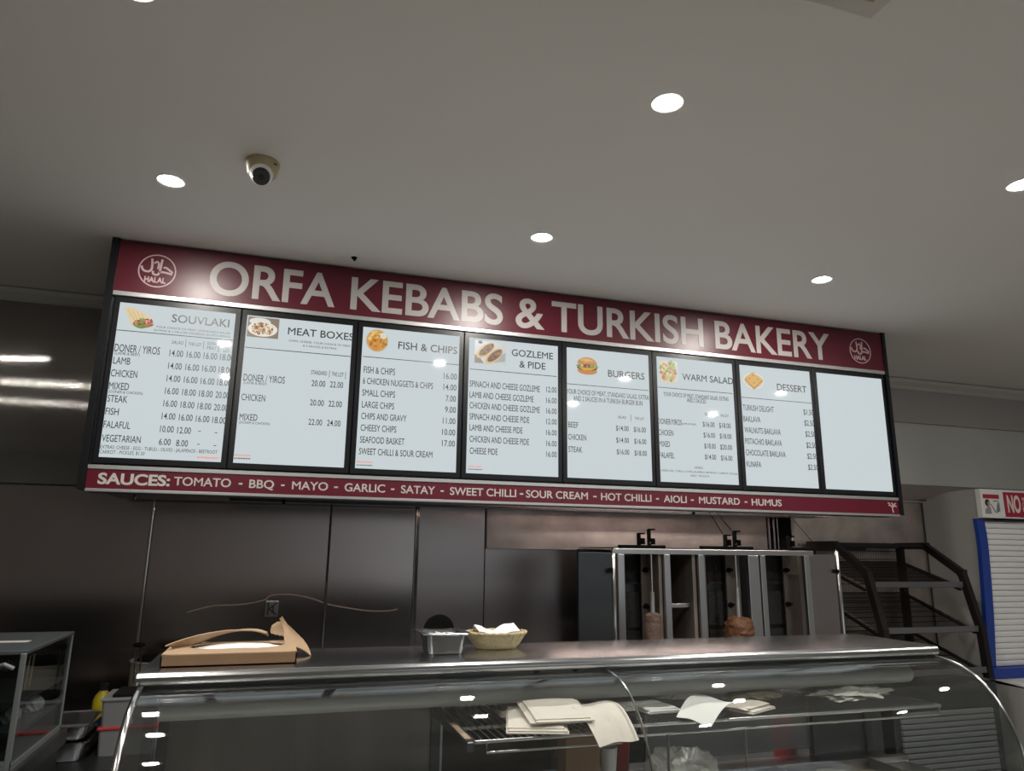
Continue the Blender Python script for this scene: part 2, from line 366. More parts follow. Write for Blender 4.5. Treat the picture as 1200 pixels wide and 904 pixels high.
MENU = [
 [('SOUVLAKI', 0.2033, 0.6027, 0.0351, 0.2288, 't'),
  ('YOUR CHOICE OF MEAT, STANDARDS SALAD', 0.1461, 0.5583, 0.0099, 0.293, 'd'),
  ('EXTRAS & 2 SAUCES WRAPPED IN PITA BREAD', 0.1405, 0.543, 0.0099, 0.3016, 'd'),
  ('_', 0.0004, 0.5289, 0.0041, 0.4539, 'd'),
  ('SALAD', 0.2147, 0.4978, 0.0165, 0.045, 'd'),
  ('|', 0.2678, 0.4976, 0.0348, 0.0015, 'd'),
  ('THE LOT', 0.279, 0.4962, 0.0166, 0.0524, 'd'),
  ('|', 0.3387, 0.4971, 0.035, 0.0015, 'd'),
  ('EXTRA', 0.3537, 0.5053, 0.015, 0.0355, 'd'),
  ('MEAT', 0.3533, 0.4864, 0.0167, 0.0378, 'd'),
  ('|', 0.3992, 0.4887, 0.0352, 0.0015, 'd'),
  ('EXTRA', 0.4187, 0.5159, 0.0135, 0.0245, 'd'),
  ('MEAT', 0.4204, 0.4973, 0.0151, 0.023, 'd'),
  ('LOT', 0.4205, 0.4803, 0.0168, 0.0229, 'd'),
  ('DONER / YIROS', 0.0027, 0.4534, 0.0321, 0.1708, 'd'),
  ('(LAMB & BEEF)', 0.0056, 0.43, 0.0128, 0.0936, 'd'),
  ('LAMB', 0.0044, 0.399, 0.0295, 0.0631, 'd'),
  ('CHICKEN', 0.0025, 0.3456, 0.03, 0.0974, 'd'),
  ('MIXED', 0.0014, 0.2919, 0.0298, 0.0736, 'd'),
  ('(DONER & CHICKEN)', 0.003, 0.2678, 0.0125, 0.1255, 'd'),
  ('STEAK', 0.0024, 0.2389, 0.0288, 0.0733, 'd'),
  ('FISH', 0.002, 0.1858, 0.0286, 0.0482, 'd'),
  ('FALAFUL', 0.0018, 0.1321, 0.0284, 0.0969, 'd'),
  ('VEGETARIAN', 0.0026, 0.0766, 0.0281, 0.1409, 'd'),
  ('EXTRAS: CHEESE - EGG - TUBULI - OLIVES - JALAPENOS - BEETROOT', 0.0008, 0.0411, 0.0166, 0.4367, 'd'),
  ('CARROT - PICKLES, $1.50', 0.0006, 0.0211, 0.0166, 0.1632, 'd'),
  ('14.00', 0.2105, 0.4496, 0.0278, 0.0526, 'd'),
  ('16.00', 0.2773, 0.4501, 0.028, 0.0533, 'd'),
  ('16.00', 0.3434, 0.4505, 0.0282, 0.054, 'd'),
  ('18.00', 0.4089, 0.4507, 0.0283, 0.0547, 'd'),
  ('14.00', 0.2114, 0.3944, 0.0276, 0.0524, 'd'),
  ('16.00', 0.2779, 0.3945, 0.0278, 0.0531, 'd'),
  ('16.00', 0.3437, 0.3946, 0.028, 0.0538, 'd'),
  ('18.00', 0.409, 0.3945, 0.0281, 0.0545, 'd'),
  ('14.00', 0.2114, 0.3404, 0.0274, 0.0522, 'd'),
  ('16.00', 0.2776, 0.3402, 0.0276, 0.0529, 'd'),
  ('16.00', 0.3432, 0.3399, 0.0277, 0.0536, 'd'),
  ('18.00', 0.4082, 0.3394, 0.0279, 0.0542, 'd'),
  ('16.00', 0.2107, 0.2867, 0.0272, 0.052, 'd'),
  ('18.00', 0.2767, 0.2862, 0.0274, 0.0527, 'd'),
  ('18.00', 0.342, 0.2855, 0.0275, 0.0533, 'd'),
  ('20.00', 0.4067, 0.2848, 0.0277, 0.054, 'd'),
  ('16.00', 0.2107, 0.2336, 0.027, 0.0518, 'd'),
  ('18.00', 0.2764, 0.2327, 0.0272, 0.0525, 'd'),
  ('18.00', 0.3415, 0.2317, 0.0273, 0.0531, 'd'),
  ('20.00', 0.406, 0.2306, 0.0275, 0.0538, 'd'),
  ('14.00', 0.2102, 0.18, 0.0268, 0.0516, 'd'),
  ('16.00', 0.2756, 0.1788, 0.027, 0.0522, 'd'),
  ('16.00', 0.3404, 0.1775, 0.0271, 0.0529, 'd'),
  ('18.00', 0.4046, 0.176, 0.0273, 0.0536, 'd'),
  ('10.00', 0.2097, 0.1261, 0.0266, 0.0514, 'd'),
  ('12.00', 0.2748, 0.1245, 0.0268, 0.052, 'd'),
  ('-', 0.3553, 0.1241, 0.027, 0.008, 'd'),
  ('-', 0.4194, 0.1224, 0.0271, 0.0081, 'd'),
  ('6.00', 0.2113, 0.0729, 0.0264, 0.044, 'd'),
  ('8.00', 0.2762, 0.071, 0.0266, 0.0446, 'd'),
  ('-', 0.3564, 0.0701, 0.0268, 0.008, 'd'),
  ('-', 0.4202, 0.068, 0.0269, 0.0081, 'd'),
  ('#', 0.3616, 0.0162, 0.0109, 0.0822, 'r')],
 [('MEAT BOXES', 0.1747, 0.5958, 0.0338, 0.2867, 't'),
  ('CHIPS, CHEESE, YOUR CHOICE OF MEAT', 0.1818, 0.5519, 0.0104, 0.2704, 'd'),
  ('& 2 SAUCES & EXTRAS', 0.243, 0.5339, 0.0105, 0.1452, 'd'),
  ('_', 0.0033, 0.5033, 0.0039, 0.452, 'd'),
  ('STANDARD', 0.2868, 0.4156, 0.0191, 0.0686, 'd'),
  ('|', 0.3654, 0.4139, 0.0336, 0.0015, 'd'),
  ('THE LOT', 0.376, 0.4153, 0.0192, 0.052, 'd'),
  ('|', 0.4359, 0.4134, 0.0338, 0.0015, 'd'),
  ('DONER / YIROS', 0.009, 0.3698, 0.0308, 0.1698, 'd'),
  ('(LAMB & BEEF)', 0.011, 0.3466, 0.0123, 0.0942, 'd'),
  ('20.00', 0.2918, 0.3669, 0.0269, 0.0593, 'd'),
  ('22.00', 0.3716, 0.3677, 0.0271, 0.0571, 'd'),
  ('CHICKEN', 0.0081, 0.2831, 0.0289, 0.0965, 'd'),
  ('20.00', 0.292, 0.2798, 0.0265, 0.0589, 'd'),
  ('22.00', 0.3713, 0.28, 0.0267, 0.0575, 'd'),
  ('MIXED', 0.0081, 0.1967, 0.0286, 0.0718, 'd'),
  ('(DONER & CHICKEN)', 0.0082, 0.173, 0.012, 0.1243, 'd'),
  ('22.00', 0.2915, 0.1929, 0.0262, 0.0578, 'd'),
  ('24.00', 0.3703, 0.1933, 0.0264, 0.0579, 'd'),
  ('#', 0.0015, 0.0328, 0.0088, 0.0658, 'r'),
  ('#', 0.0027, 0.0196, 0.0066, 0.0658, 'd')],
 [('FISH & CHIPS', 0.1639, 0.5781, 0.0357, 0.2801, 't'),
  ('_', 0.0058, 0.5092, 0.0039, 0.449, 'd'),
  ('FISH & CHIPS', 0.013, 0.4485, 0.0308, 0.1423, 'd'),
  ('16.00', 0.3833, 0.45, 0.0287, 0.0628, 'd'),
  ('6 CHICKEN NUGGETS & CHIPS', 0.0122, 0.3967, 0.0291, 0.3218, 'd'),
  ('14.00', 0.3835, 0.3973, 0.0285, 0.0618, 'd'),
  ('SMALL CHIPS', 0.0123, 0.342, 0.0296, 0.148, 'd'),
  ('7.00', 0.3963, 0.3435, 0.0283, 0.0482, 'd'),
  ('LARGE CHIPS', 0.014, 0.2876, 0.0294, 0.1444, 'd'),
  ('9.00', 0.3941, 0.2908, 0.0281, 0.0519, 'd'),
  ('CHIPS AND GRAVY', 0.0141, 0.2349, 0.0292, 0.2026, 'd'),
  ('11.00', 0.3857, 0.2374, 0.0279, 0.0595, 'd'),
  ('CHEESY CHIPS', 0.0142, 0.1818, 0.029, 0.1591, 'd'),
  ('10.00', 0.3843, 0.1842, 0.0277, 0.0617, 'd'),
  ('SEAFOOD BASKET', 0.0144, 0.1283, 0.0288, 0.198, 'd'),
  ('17.00', 0.3853, 0.1323, 0.0275, 0.0607, 'd'),
  ('SWEET CHILLI & SOUR CREAM', 0.0131, 0.076, 0.0286, 0.3295, 'd'),
  ('#', 0.0057, 0.0287, 0.0087, 0.0692, 'r'),
  ('#', 0.0065, 0.0145, 0.0058, 0.0692, 'd')],
 [('GOZLEME', 0.2137, 0.596, 0.034, 0.2148, 't'),
  ('& PIDE', 0.2537, 0.5406, 0.0339, 0.1349, 't'),
  ('_', 0.0058, 0.4945, 0.0039, 0.442, 'd'),
  ('SPINACH AND CHEESE GOZLEME', 0.0067, 0.4236, 0.0304, 0.3528, 'd'),
  ('12.00', 0.3929, 0.4254, 0.0274, 0.0546, 'd'),
  ('LAMB AND CHEESE GOZLEME', 0.0081, 0.3708, 0.0302, 0.3194, 'd'),
  ('16.00', 0.3929, 0.3716, 0.0272, 0.0544, 'd'),
  ('CHICKEN AND CHEESE GOZLEME', 0.0093, 0.3195, 0.03, 0.3505, 'd'),
  ('16.00', 0.393, 0.3188, 0.027, 0.0543, 'd'),
  ('SPINACH AND CHEESE PIDE', 0.0106, 0.2665, 0.0298, 0.2952, 'd'),
  ('12.00', 0.393, 0.2665, 0.0268, 0.0541, 'd'),
  ('LAMB AND CHEESE PIDE', 0.0119, 0.2138, 0.0296, 0.2601, 'd'),
  ('16.00', 0.393, 0.2129, 0.0266, 0.0539, 'd'),
  ('CHICKEN AND CHEESE PIDE', 0.0133, 0.1601, 0.0294, 0.2916, 'd'),
  ('16.00', 0.393, 0.1597, 0.0265, 0.0537, 'd'),
  ('CHEESE PIDE', 0.0147, 0.1048, 0.0292, 0.1351, 'd'),
  ('16.00', 0.3931, 0.1076, 0.0263, 0.0535, 'd'),
  ('#', 0.0104, 0.0315, 0.0089, 0.0652, 'r'),
  ('#', 0.0107, 0.0185, 0.0059, 0.0652, 'd')],
 [('BURGERS', 0.2236, 0.5352, 0.0353, 0.2054, 't'),
  ('_', -0.0007, 0.4629, 0.0041, 0.4492, 'd'),
  ('YOUR CHOICE OF MEAT, STANDARD SALAD, EXTRA', -0.0026, 0.4256, 0.0244, 0.4527, 'd'),
  ('AND 2 SAUCES IN A TURKISH BURGER BUN', 0.033, 0.393, 0.0244, 0.3794, 'd'),
  ('SALAD', 0.2728, 0.3133, 0.0164, 0.0462, 'd'),
  ('|', 0.3449, 0.3138, 0.033, 0.0018, 'd'),
  ('THE LOT', 0.3665, 0.3132, 0.0165, 0.0524, 'd'),
  ('BEEF', 0.0048, 0.2586, 0.0287, 0.0534, 'd'),
  ('$14.00', 0.2609, 0.2574, 0.026, 0.07, 'd'),
  ('$16.00', 0.3594, 0.2564, 0.0262, 0.0675, 'd'),
  ('CHICKEN', 0.0044, 0.1982, 0.0284, 0.0949, 'd'),
  ('$14.00', 0.2612, 0.1973, 0.0258, 0.0697, 'd'),
  ('$16.00', 0.3603, 0.1964, 0.026, 0.0673, 'd'),
  ('STEAK', 0.0048, 0.1376, 0.0282, 0.0733, 'd'),
  ('$16.00', 0.2625, 0.1386, 0.0256, 0.0686, 'd'),
  ('$18.00', 0.3603, 0.1372, 0.0258, 0.0679, 'd')],
 [('WARM SALAD', 0.1467, 0.5539, 0.0355, 0.3096, 't'),
  ('_', -0.0003, 0.4858, 0.0041, 0.4482, 'd'),
  ('YOUR CHOICE OF MEAT, STANDARD SALAD, EXTRAS', 0.0326, 0.453, 0.0215, 0.3881, 'd'),
  ('AND 2 SAUCES', 0.1684, 0.4298, 0.0217, 0.1133, 'd'),
  ('SALAD', 0.2715, 0.363, 0.0167, 0.0421, 'd'),
  ('|', 0.3389, 0.3616, 0.0335, 0.0019, 'd'),
  ('THE LOT', 0.3635, 0.3616, 0.0168, 0.0523, 'd'),
  ('DONER/YIROS', -0.0045, 0.3081, 0.0291, 0.1377, 'd'),
  ('(LAMB AND BEEF)', 0.1349, 0.3034, 0.0098, 0.0824, 'd'),
  ('$16.00', 0.2564, 0.3087, 0.0264, 0.071, 'd'),
  ('$18.00', 0.3545, 0.3087, 0.0266, 0.0702, 'd'),
  ('CHICKEN', -0.0031, 0.25, 0.0289, 0.0849, 'd'),
  ('$16.00', 0.2579, 0.252, 0.0263, 0.0689, 'd'),
  ('$18.00', 0.3548, 0.252, 0.0265, 0.0709, 'd'),
  ('MIXED', -0.0027, 0.1917, 0.0287, 0.0622, 'd'),
  ('$18.00', 0.2593, 0.1948, 0.0261, 0.0677, 'd'),
  ('$20.00', 0.354, 0.1939, 0.0263, 0.0716, 'd'),
  ('FALAFEL', -0.0023, 0.1346, 0.0285, 0.0843, 'd'),
  ('$14.00', 0.2598, 0.138, 0.0259, 0.0666, 'd'),
  ('$16.00', 0.3552, 0.1371, 0.0261, 0.0685, 'd'),
  ('EXTRAS', 0.1982, 0.0792, 0.0128, 0.0455, 'd'),
  ('CHEESE, EGG, TUBULI, OLIVES, JALAPENO, BEETROOT, CARROT, PICKLES', -0.0026, 0.0571, 0.0102, 0.4519, 'd'),
  ('CARROT - PICKLES $1.50', 0.169, 0.0374, 0.0103, 0.1089, 'd')],
 [('DESSERT', 0.2318, 0.5452, 0.0376, 0.1939, 't'),
  ('_', -0.0001, 0.4701, 0.0042, 0.453, 'd'),
  ('TURKISH DELIGHT', 0.0054, 0.4155, 0.0315, 0.1953, 'd'),
  ('$1.50', 0.3932, 0.417, 0.0307, 0.0663, 'd'),
  ('BAKLAVA', 0.004, 0.3542, 0.0312, 0.1069, 'd'),
  ('$2.50', 0.3934, 0.3561, 0.0305, 0.066, 'd'),
  ('WALNUTS BAKLAVA', 0.0062, 0.2941, 0.031, 0.2278, 'd'),
  ('$2.50', 0.3946, 0.2956, 0.0302, 0.0658, 'd'),
  ('PISTACHIO BAKLAVA', 0.0066, 0.2342, 0.0308, 0.2298, 'd'),
  ('$2.50', 0.3946, 0.2339, 0.03, 0.0656, 'd'),
  ('CHOCOLATE BAKLAVA', 0.006, 0.1739, 0.0305, 0.2493, 'd'),
  ('$2.50', 0.3946, 0.1734, 0.0298, 0.0654, 'd'),
  ('KUNAFA', 0.0064, 0.1127, 0.0303, 0.0894, 'd'),
  ('$2.50', 0.3947, 0.1133, 0.0296, 0.0651, 'd')],
 [],
]
SAUCES = [('SAUCES:', 0.0077, 1.8194, 0.0444, 0.2618), ('TOMATO', 0.2843, 1.8176, 0.0361, 0.2174), ('-', 0.5323, 1.8146, 0.037, 0.0147), ('BBQ', 0.5737, 1.8163, 0.0371, 0.0987), ('-', 0.7011, 1.8141, 0.0376, 0.0152), ('MAYO', 0.746, 1.8142, 0.0378, 0.1492), ('-', 0.9212, 1.8122, 0.0384, 0.0159), ('GARLIC', 0.9656, 1.8151, 0.0386, 0.1753), ('-', 1.1669, 1.8134, 0.0393, 0.0156), ('SATAY', 1.2117, 1.8138, 0.0394, 0.1543), ('-', 1.3909, 1.8119, 0.0401, 0.0152), ('SWEET CHILLI', 1.4343, 1.8164, 0.0402, 0.3166), ('-', 1.7682, 1.8185, 0.0415, 0.0174), ('SOUR CREAM', 1.7996, 1.818, 0.0416, 0.3147), ('-', 2.1426, 1.8145, 0.0428, 0.0173), ('HOT CHILLI', 2.1837, 1.812, 0.0418, 0.2723), ('-', 2.4822, 1.8098, 0.0428, 0.0161), ('AIOLI', 2.525, 1.8142, 0.043, 0.1296), ('-', 2.6786, 1.8107, 0.0435, 0.0167), ('MUSTARD', 2.7258, 1.8143, 0.0437, 0.2409), ('-', 2.9951, 1.8138, 0.0446, 0.016), ('HUMUS', 3.0384, 1.817, 0.0448, 0.1837)]

_link0 = link
def link(name, me, material=None, parent=None, smooth=False):
    """meshes are modelled in room coordinates and then moved to their thing's origin"""
    root = parent
    while root is not None and root.parent is not None: root = root.parent
    if root is not None and root.type == 'EMPTY': me.transform(Matrix.Translation(-root.location))
    return _link0(name, me, material, parent, smooth)
def struct(name, bm, material, smooth=False):
    return tag(obj(name, bm, material, smooth=smooth), kind='structure')
def copy_thing(src, loc, label, group=None):
    r = src.copy(); COL.objects.link(r); r.location = loc; r['label'] = label
    if group: r['group'] = group
    for ch in src.children:
        q = ch.copy(); COL.objects.link(q); q.parent = r
        for g in ch.children:
            h = g.copy(); COL.objects.link(h); h.parent = q
    return r

H = 2.837
# ------------------------------------------------------------------ the room
struct('floor', box(B(), -2.3, 7.6, -2.9, -.80, -.1, 0), 'floor')
struct('floor', box(B(), -2.3, 7.6, -6.6, -2.9, -.1, 0), 'floor_dark')  # unseen rear zone, darkened to cut light bouncing up to the ceiling
struct('floor', box(B(), -2.3, 7.6, -.80, 1.0, -.1, 0), 'floor_kitchen')
struct('ceiling', box(B(), -2.3, 7.6, -6.6, 1.0, H, H+.1), 'ceiling')
struct('wall_back', box(B(), -2.3, 7.6, .90, 1.0, 0, H), 'wall')
struct('wall_left', box(B(), -2.4, -2.3, -6.6, 1.0, 0, H), 'wall_dark')  # toned dark to dim the ceiling on this side
struct('wall_right', box(B(), 7.6, 7.7, -6.6, 1.0, 0, H), 'wall')
bm = B()                                                        # shopfront behind the camera
box(bm, -2.3, 1.9, -6.7, -6.6, 0, H); box(bm, 6.6, 7.6, -6.7, -6.6, 0, H); box(bm, 1.9, 6.6, -6.7, -6.6, 0, .45); box(bm, 1.9, 6.6, -6.7, -6.6, 2.45, H)
struct('wall_front', bm, 'wall')
bm = B()
for x in (1.9, 3.45, 5.0, 6.55): box(bm, x, x+.05, -6.68, -6.62, .45, 2.45)
box(bm, 1.9, 6.6, -6.68, -6.62, .45, .5); box(bm, 1.9, 6.6, -6.68, -6.62, 2.40, 2.45)
struct('window_1', bm, 'alu')
# cornice and the painted bands of the back wall
bm = B(); prism(bm, [(.90, H-.006), (.82, H-.006), (.83, H-.028), (.87, H-.050), (.885, H-.075), (.90, H-.075)], 'x', -2.3, 7.6)
struct('trim_1', bm, 'cornice')
struct('trim_2', box(B(), 3.9, 7.6, .875, .90, 2.515, H-.075), 'bulkhead')
# stainless sheets on the back wall
def panel(n, x0, x1, y0, z0, z1, m): return struct('trim_%d' % n, box(B(), x0, x1, y0, .90, z0, z1, .002, 1), m)
panel(3, -2.3, .0, .862, 1.850, 2.770, 'steel_streak')
panel(4, -2.3, .083, .884, 0, 1.846, 'steel_wall')
def reflection_sheet(n, x0, x1, y0, path):
    bm = B(); box(bm, x0, x1, y0, .90, 0, 1.80, .002, 1)          # steel sheet; thin raised line stands in for a wavy warm reflection
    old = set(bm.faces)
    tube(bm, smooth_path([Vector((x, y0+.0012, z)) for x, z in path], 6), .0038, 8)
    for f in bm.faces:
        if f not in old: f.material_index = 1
    o = struct('trim_%d' % n, bm, 'steel_wall'); o.data.materials.append(M['reflection_line']); return o
def smooth_path(pts, k=5):
    out = []
    P = [pts[0]]+list(pts)+[pts[-1]]
    for i in range(1, len(P)-2):
        a, b, c, d = (Vector(q) for q in P[i-1:i+3])
        for j in range(k):
            s = j/k
            out.append(tuple(.5*((2*b)+(c-a)*s+(2*a-5*b+4*c-d)*s*s+(3*b-a-3*c+d)*s**3)))
    return out+[tuple(pts[-1])]
reflection_sheet(5, .097, .970, .880, [(.30, 1.235), (.42, 1.265), (.55, 1.270), (.66, 1.290), (.70, 1.315), (.80, 1.318), (.90, 1.298), (.965, 1.275)])
reflection_sheet(6, .978, 1.438, .868, [(.985, 1.268), (1.08, 1.250), (1.20, 1.232), (1.30, 1.230), (1.36, 1.238)])
panel(7, 1.462, 1.848, .876, 0, 1.80, 'steel_wall_b')
panel(8, 1.852, 3.77, .878, 0, 1.80, 'steel_wall_b')
panel(9, 1.856, 3.77, .866, 1.565, 1.80, 'steel_warm')
panel(10, 3.965, 4.36, .866, 0, 1.90, 'steel_warm')
panel(11, 4.365, 5.6, .878, 0, 1.932, 'steel_warm')
panel(12, 4.05, 7.6, .888, 1.936, 2.058, 'steel_wall')
struct('trim_13', box(B(), 4.05, 5.6, .862, .89, 1.926, 1.938), 'alu')
struct('trim_14', tube(B(), [(.090, .876, .0), (.090, .876, 1.80)], .007, 10), 'chrome', True)
bm = B(); tube(bm, [(1.445, .868, 0), (1.445, .868, 1.80)], .005, 8); tube(bm, [(1.457, .872, 0), (1.457, .872, 1.80)], .003, 8)
struct('trim_15', bm, 'chrome', True)
bm = B(); box(bm, 3.775, 3.96, .885, .90, 0, 1.80)
struct('trim_16', bm, 'matte_black')
for i, (x, r) in enumerate(((3.79, .010), (3.828, .009), (3.858, .006))):
    p = obj('vertical_pipe', tube(B(), [(x, .872, .9), (x, .872, 1.81)], r, 10), 'steel_wall', smooth=True)
    tag(p, ['leftmost of the three thin steel pipes beside the black gap in the wall', 'middle of the three thin steel pipes beside the black gap in the wall', 'rightmost of the three thin steel pipes, against the black gap in the wall'][i], 'pipe', 'steel pipes running down the kitchen wall')
# power point on the steel wall
t = thing('wall_socket', 'small steel wall socket on the splashback above the torn cardboard box', 'socket', loc=(.705, .88, 1.22))
obj('face_plate', box(B(), .672, .738, .868, .882, 1.208, 1.288, .004), 'steel', t)
bm = B(); box(bm, .684, .690, .862, .87, 1.218, 1.28); bar(bm, (.692, .866, 1.248), (.728, .866, 1.278), .005, .006); bar(bm, (.692, .866, 1.248), (.728, .866, 1.218), .005, .006)
bar(bm, (.712, .866, 1.235), (.712, .866, 1.262), .004, .006, (1, 0, 0))
obj('switch_bars', bm, 'steel_dark', t)

# ------------------------------------------------------------------ ceiling fittings
t0 = thing('downlight', 'x', 'ceiling light', 'recessed ceiling downlights', (.239, -.615, H))
bm = B(); lathe(bm, [(.033, H-.002), (.046, H-.004), (.048, H-.001), (.048, H+.0)], .239, -.615, 32, cap=False)
obj('trim_ring', bm, 'white', t0, True)
bm = B(); bmesh.ops.create_circle(bm, cap_ends=True, segments=32, radius=.034)
for v in bm.verts: v.co = Vector((v.co.x+.239, v.co.y-.615, H-.003))
for f in bm.faces:
    f.normal_update()
    if f.normal.z > 0: f.normal_flip()
obj('lamp_disc', bm, 'lamp', t0, recalc=False)
t0['label'] = 'round ceiling downlight at far left, beside the dome security camera'
copy_thing(t0, (1.660, -.600, H), 'round ceiling downlight above the "&" of the red sign')
copy_thing(t0, (3.087, -.590, H), 'round ceiling downlight above the right end of the red sign')
copy_thing(t0, (1.690, -1.590, H), 'round ceiling downlight nearest the viewer, upper middle of the ceiling')
copy_thing(t0, (3.112, -1.565, H), 'round ceiling downlight cut off by the right edge of the photo')
copy_thing(t0, (.283, -1.590, H), 'round ceiling downlight just cut off by the top edge of the photo, upper left')
for x in (.24, 1.68, 3.10, 4.52):
    for y in (-1.58, -2.57):
        if (x, y) in ((.24, -1.58), (1.68, -1.58), (3.10, -1.58), (1.68, -2.57)): continue
        copy_thing(t0, (x, y, H), 'round ceiling downlight over the customer floor, seen only as a highlight in the curved glass', 'downlights over the customer floor')

t = thing('security_camera', 'cream dome security camera with black lens on the ceiling', 'camera', loc=(.552, -.87, H))
bm = B(); lathe(bm, [(.056, H), (.056, H-.010), (.053, H-.014), (.047, H-.045), (.040, H-.052), (.0, H-.052)], .556, -.850, 36, cap=False)
obj('base_cone', bm, 'cream', t, 35)
d = Vector((.03, -.72, -.70)).normalized(); cc = Vector((.556, -.868, H-.052))
bm = B(); bmesh.ops.create_uvsphere(bm, u_segments=28, v_segments=18, radius=.038)
for v in bm.verts: v.co += cc
b_ = obj('camera_ball', bm, 'white', t, True)
bm = B(); tube(bm, [cc+d*.020, cc+d*.036, cc+d*.0395], [.0295, .0285, .026], 28)
ln = obj('lens_face', bm, 'black', t, 35)
bm = B(); tube(bm, [cc+d*.0385, cc+d*.041], [.012, .010], 20)
obj('lens', bm, 'bezel', ln, True)
bm = B(); tube(bm, [(.596, -.90, H-.024), (.603, -.886, H-.020)], .003, 8)
obj('screw', bm, 'black', t)

t = tag(obj('ceiling_hook', tube(tube(B(), [(.935, -.12, H), (.935, -.12, H-.008)], [.014, .010], 14), [(.935, -.12, H-.006), (.937, -.125, H-.016)], .005, 10), 'matte_black', smooth=True),
        'tiny dark ceiling fixing just above the word KEBABS on the sign', 'fixing')
t = thing('ceiling_vent', 'brownish square ceiling vent cut off by the top edge of the photo', 'vent', loc=(1.67, -2.365, H))
bm = B(); box(bm, 1.37, 1.972, -2.67, -2.066, H-.022, H, .004); obj('vent_frame', bm, 'cornice', t)
bm = B()
for k in range(12): bar(bm, (1.42, -2.63+k*.045, H-.026), (1.925, -2.63+k*.045, H-.026), .030, .004, (0, .5, 1))
obj('vent_louvres', bm, 'cream', t)

# ------------------------------------------------------------------ range hood over the kitchen side of the counter
t = thing('range_hood', 'long dark stainless range hood fixed behind the menu sign', 'range hood', loc=(2.0, .4, 1.79))
bm = B()
box(bm, -.048, 4.02, .13, .15, 1.786, H-.01); box(bm, -.048, 4.02, .765, .785, 1.786, H-.08)
box(bm, -.048, -.028, .13, .785, 1.786, H-.08); box(bm, 4.0, 4.02, .13, .785, 1.786, H-.08); box(bm, -.03, 4.0, .14, .77, 2.2, 2.22)
obj('hood_shell', bm, 'steel_wall', t)
bm = B(); box(bm, -.028, .46, .15, .765, 1.786, 1.794); box(bm, .46, 4.0, .15, .26, 1.786, 1.794); box(bm, .46, 4.0, .70, .765, 1.786, 1.800)
obj('hood_lip', bm, 'steel_dark', t)
bm = B()
for k in range(7): box(bm, .5+k*.5, .97+k*.5, .27, .69, 1.99, 2.01)
obj('grease_filter', bm, 'steel_dark', t)
bm = B(); tube(bm, [(2.35, .50, 1.93), (3.75, .50, 1.93)], .016, 12)
obj('hood_tube_lamp', bm, 'hood_lamp', t, True)
for i, (x, y) in enumerate(((.10, .20), (.72, .42), (2.88, .30), (4.0, .1))):
    if i == 0:
        bm = B(); tube(bm, [(x, y, 1.786), (x, y, 1.768)], .006, 10); tube(bm, [(x, y, 1.772), (x+.018, y-.02, 1.762), (x+.012, y-.03, 1.748)], .005, 8)
        obj('hook', bm, 'chrome', t, True)
    elif i < 3:
        bm = B(); tube(bm, [(x, y, 1.79), (x, y, 1.772), (x, y, 1.760)], [.004, .009, .007], 10); obj('knob', bm, 'matte_black', t, True)

# ------------------------------------------------------------------ the lightbox sign
t = thing('menu_sign', 'long burgundy shop sign hung from the ceiling around eight menu screens', 'sign', loc=(2.0, 0, 1.77))
bm = B()
box(bm, -.062, -.034, -.012, .13, 1.772, 2.834); box(bm, 4.004, 4.026, -.012, .13, 1.772, 2.834)
box(bm, -.036, 4.006, .010, .125, 1.765, 2.830)
obj('cabinet', bm, 'bezel', t)
bm = B(); box(bm, -.034, 4.004, -.004, .012, 2.602, 2.828, .001, 1); top_panel = obj('title_panel', bm, 'red', t)
bm = B(); box(bm, -.034, 4.004, -.004, .012, 1.777, 1.853, .001, 1); low_panel = obj('sauce_panel', bm, 'red', t)
for z0, z1 in ((2.581, 2.602), (1.853, 1.870), (1.764, 1.777)):
    bm = B(); box(bm, -.034, 4.004, -.008, .012, z0, z1, .002, 1); obj('trim_strip', bm, 'alu', t)
for x in (1.984,):
    bm = B(); box(bm, x-.001, x+.001, -.0046, 0, 2.602, 2.828); box(bm, x-.001, x+.001, -.0046, 0, 1.777, 1.853); obj('panel_seam', bm, 'bezel', t)
bm = B()
for s, x0, x1 in (('ORFA', .3326, .8699), ('KEBABS', .9392, 1.6732), ('&', 1.7394, 1.8913), ('TURKISH', 1.9299, 2.7994), ('BAKERY', 2.8726, 3.6279)):
    write(bm, s, x0, 2.7085, .150, x1-x0, -.0042, .017)
face_front(bm); obj('title_lettering', bm, 'vinyl', top_panel, recalc=False)
bm = B()
for s, x, z, h, w in SAUCES:
    z = 1.8165
    if s == '-': rect(bm, x, x+w, z-.005, z+.002, -.0042)
    elif s == 'SAUCES:': write(bm, s, x, z, .041, w, -.0042, .032)
    else: write(bm, s, x, z, .0335, w, -.0042, .014)
face_front(bm); obj('sauce_lettering', bm, 'vinyl', low_panel, recalc=False)
def ribbon(bm, pts, w, y):
    n = len(pts); L = []; R = []
    for i, p in enumerate(pts):
        a = Vector(pts[max(i-1, 0)]); b = Vector(pts[min(i+1, n-1)]); d = (b-a).normalized()
        ww = w[i] if isinstance(w, (list, tuple)) else w
        nx, nz = -d.y*ww/2, d.x*ww/2
        L.append(bm.verts.new((p[0]+nx, y, p[1]+nz))); R.append(bm.verts.new((p[0]-nx, y, p[1]-nz)))
    for i in range(n-1): bm.faces.new((L[i], L[i+1], R[i+1], R[i]))
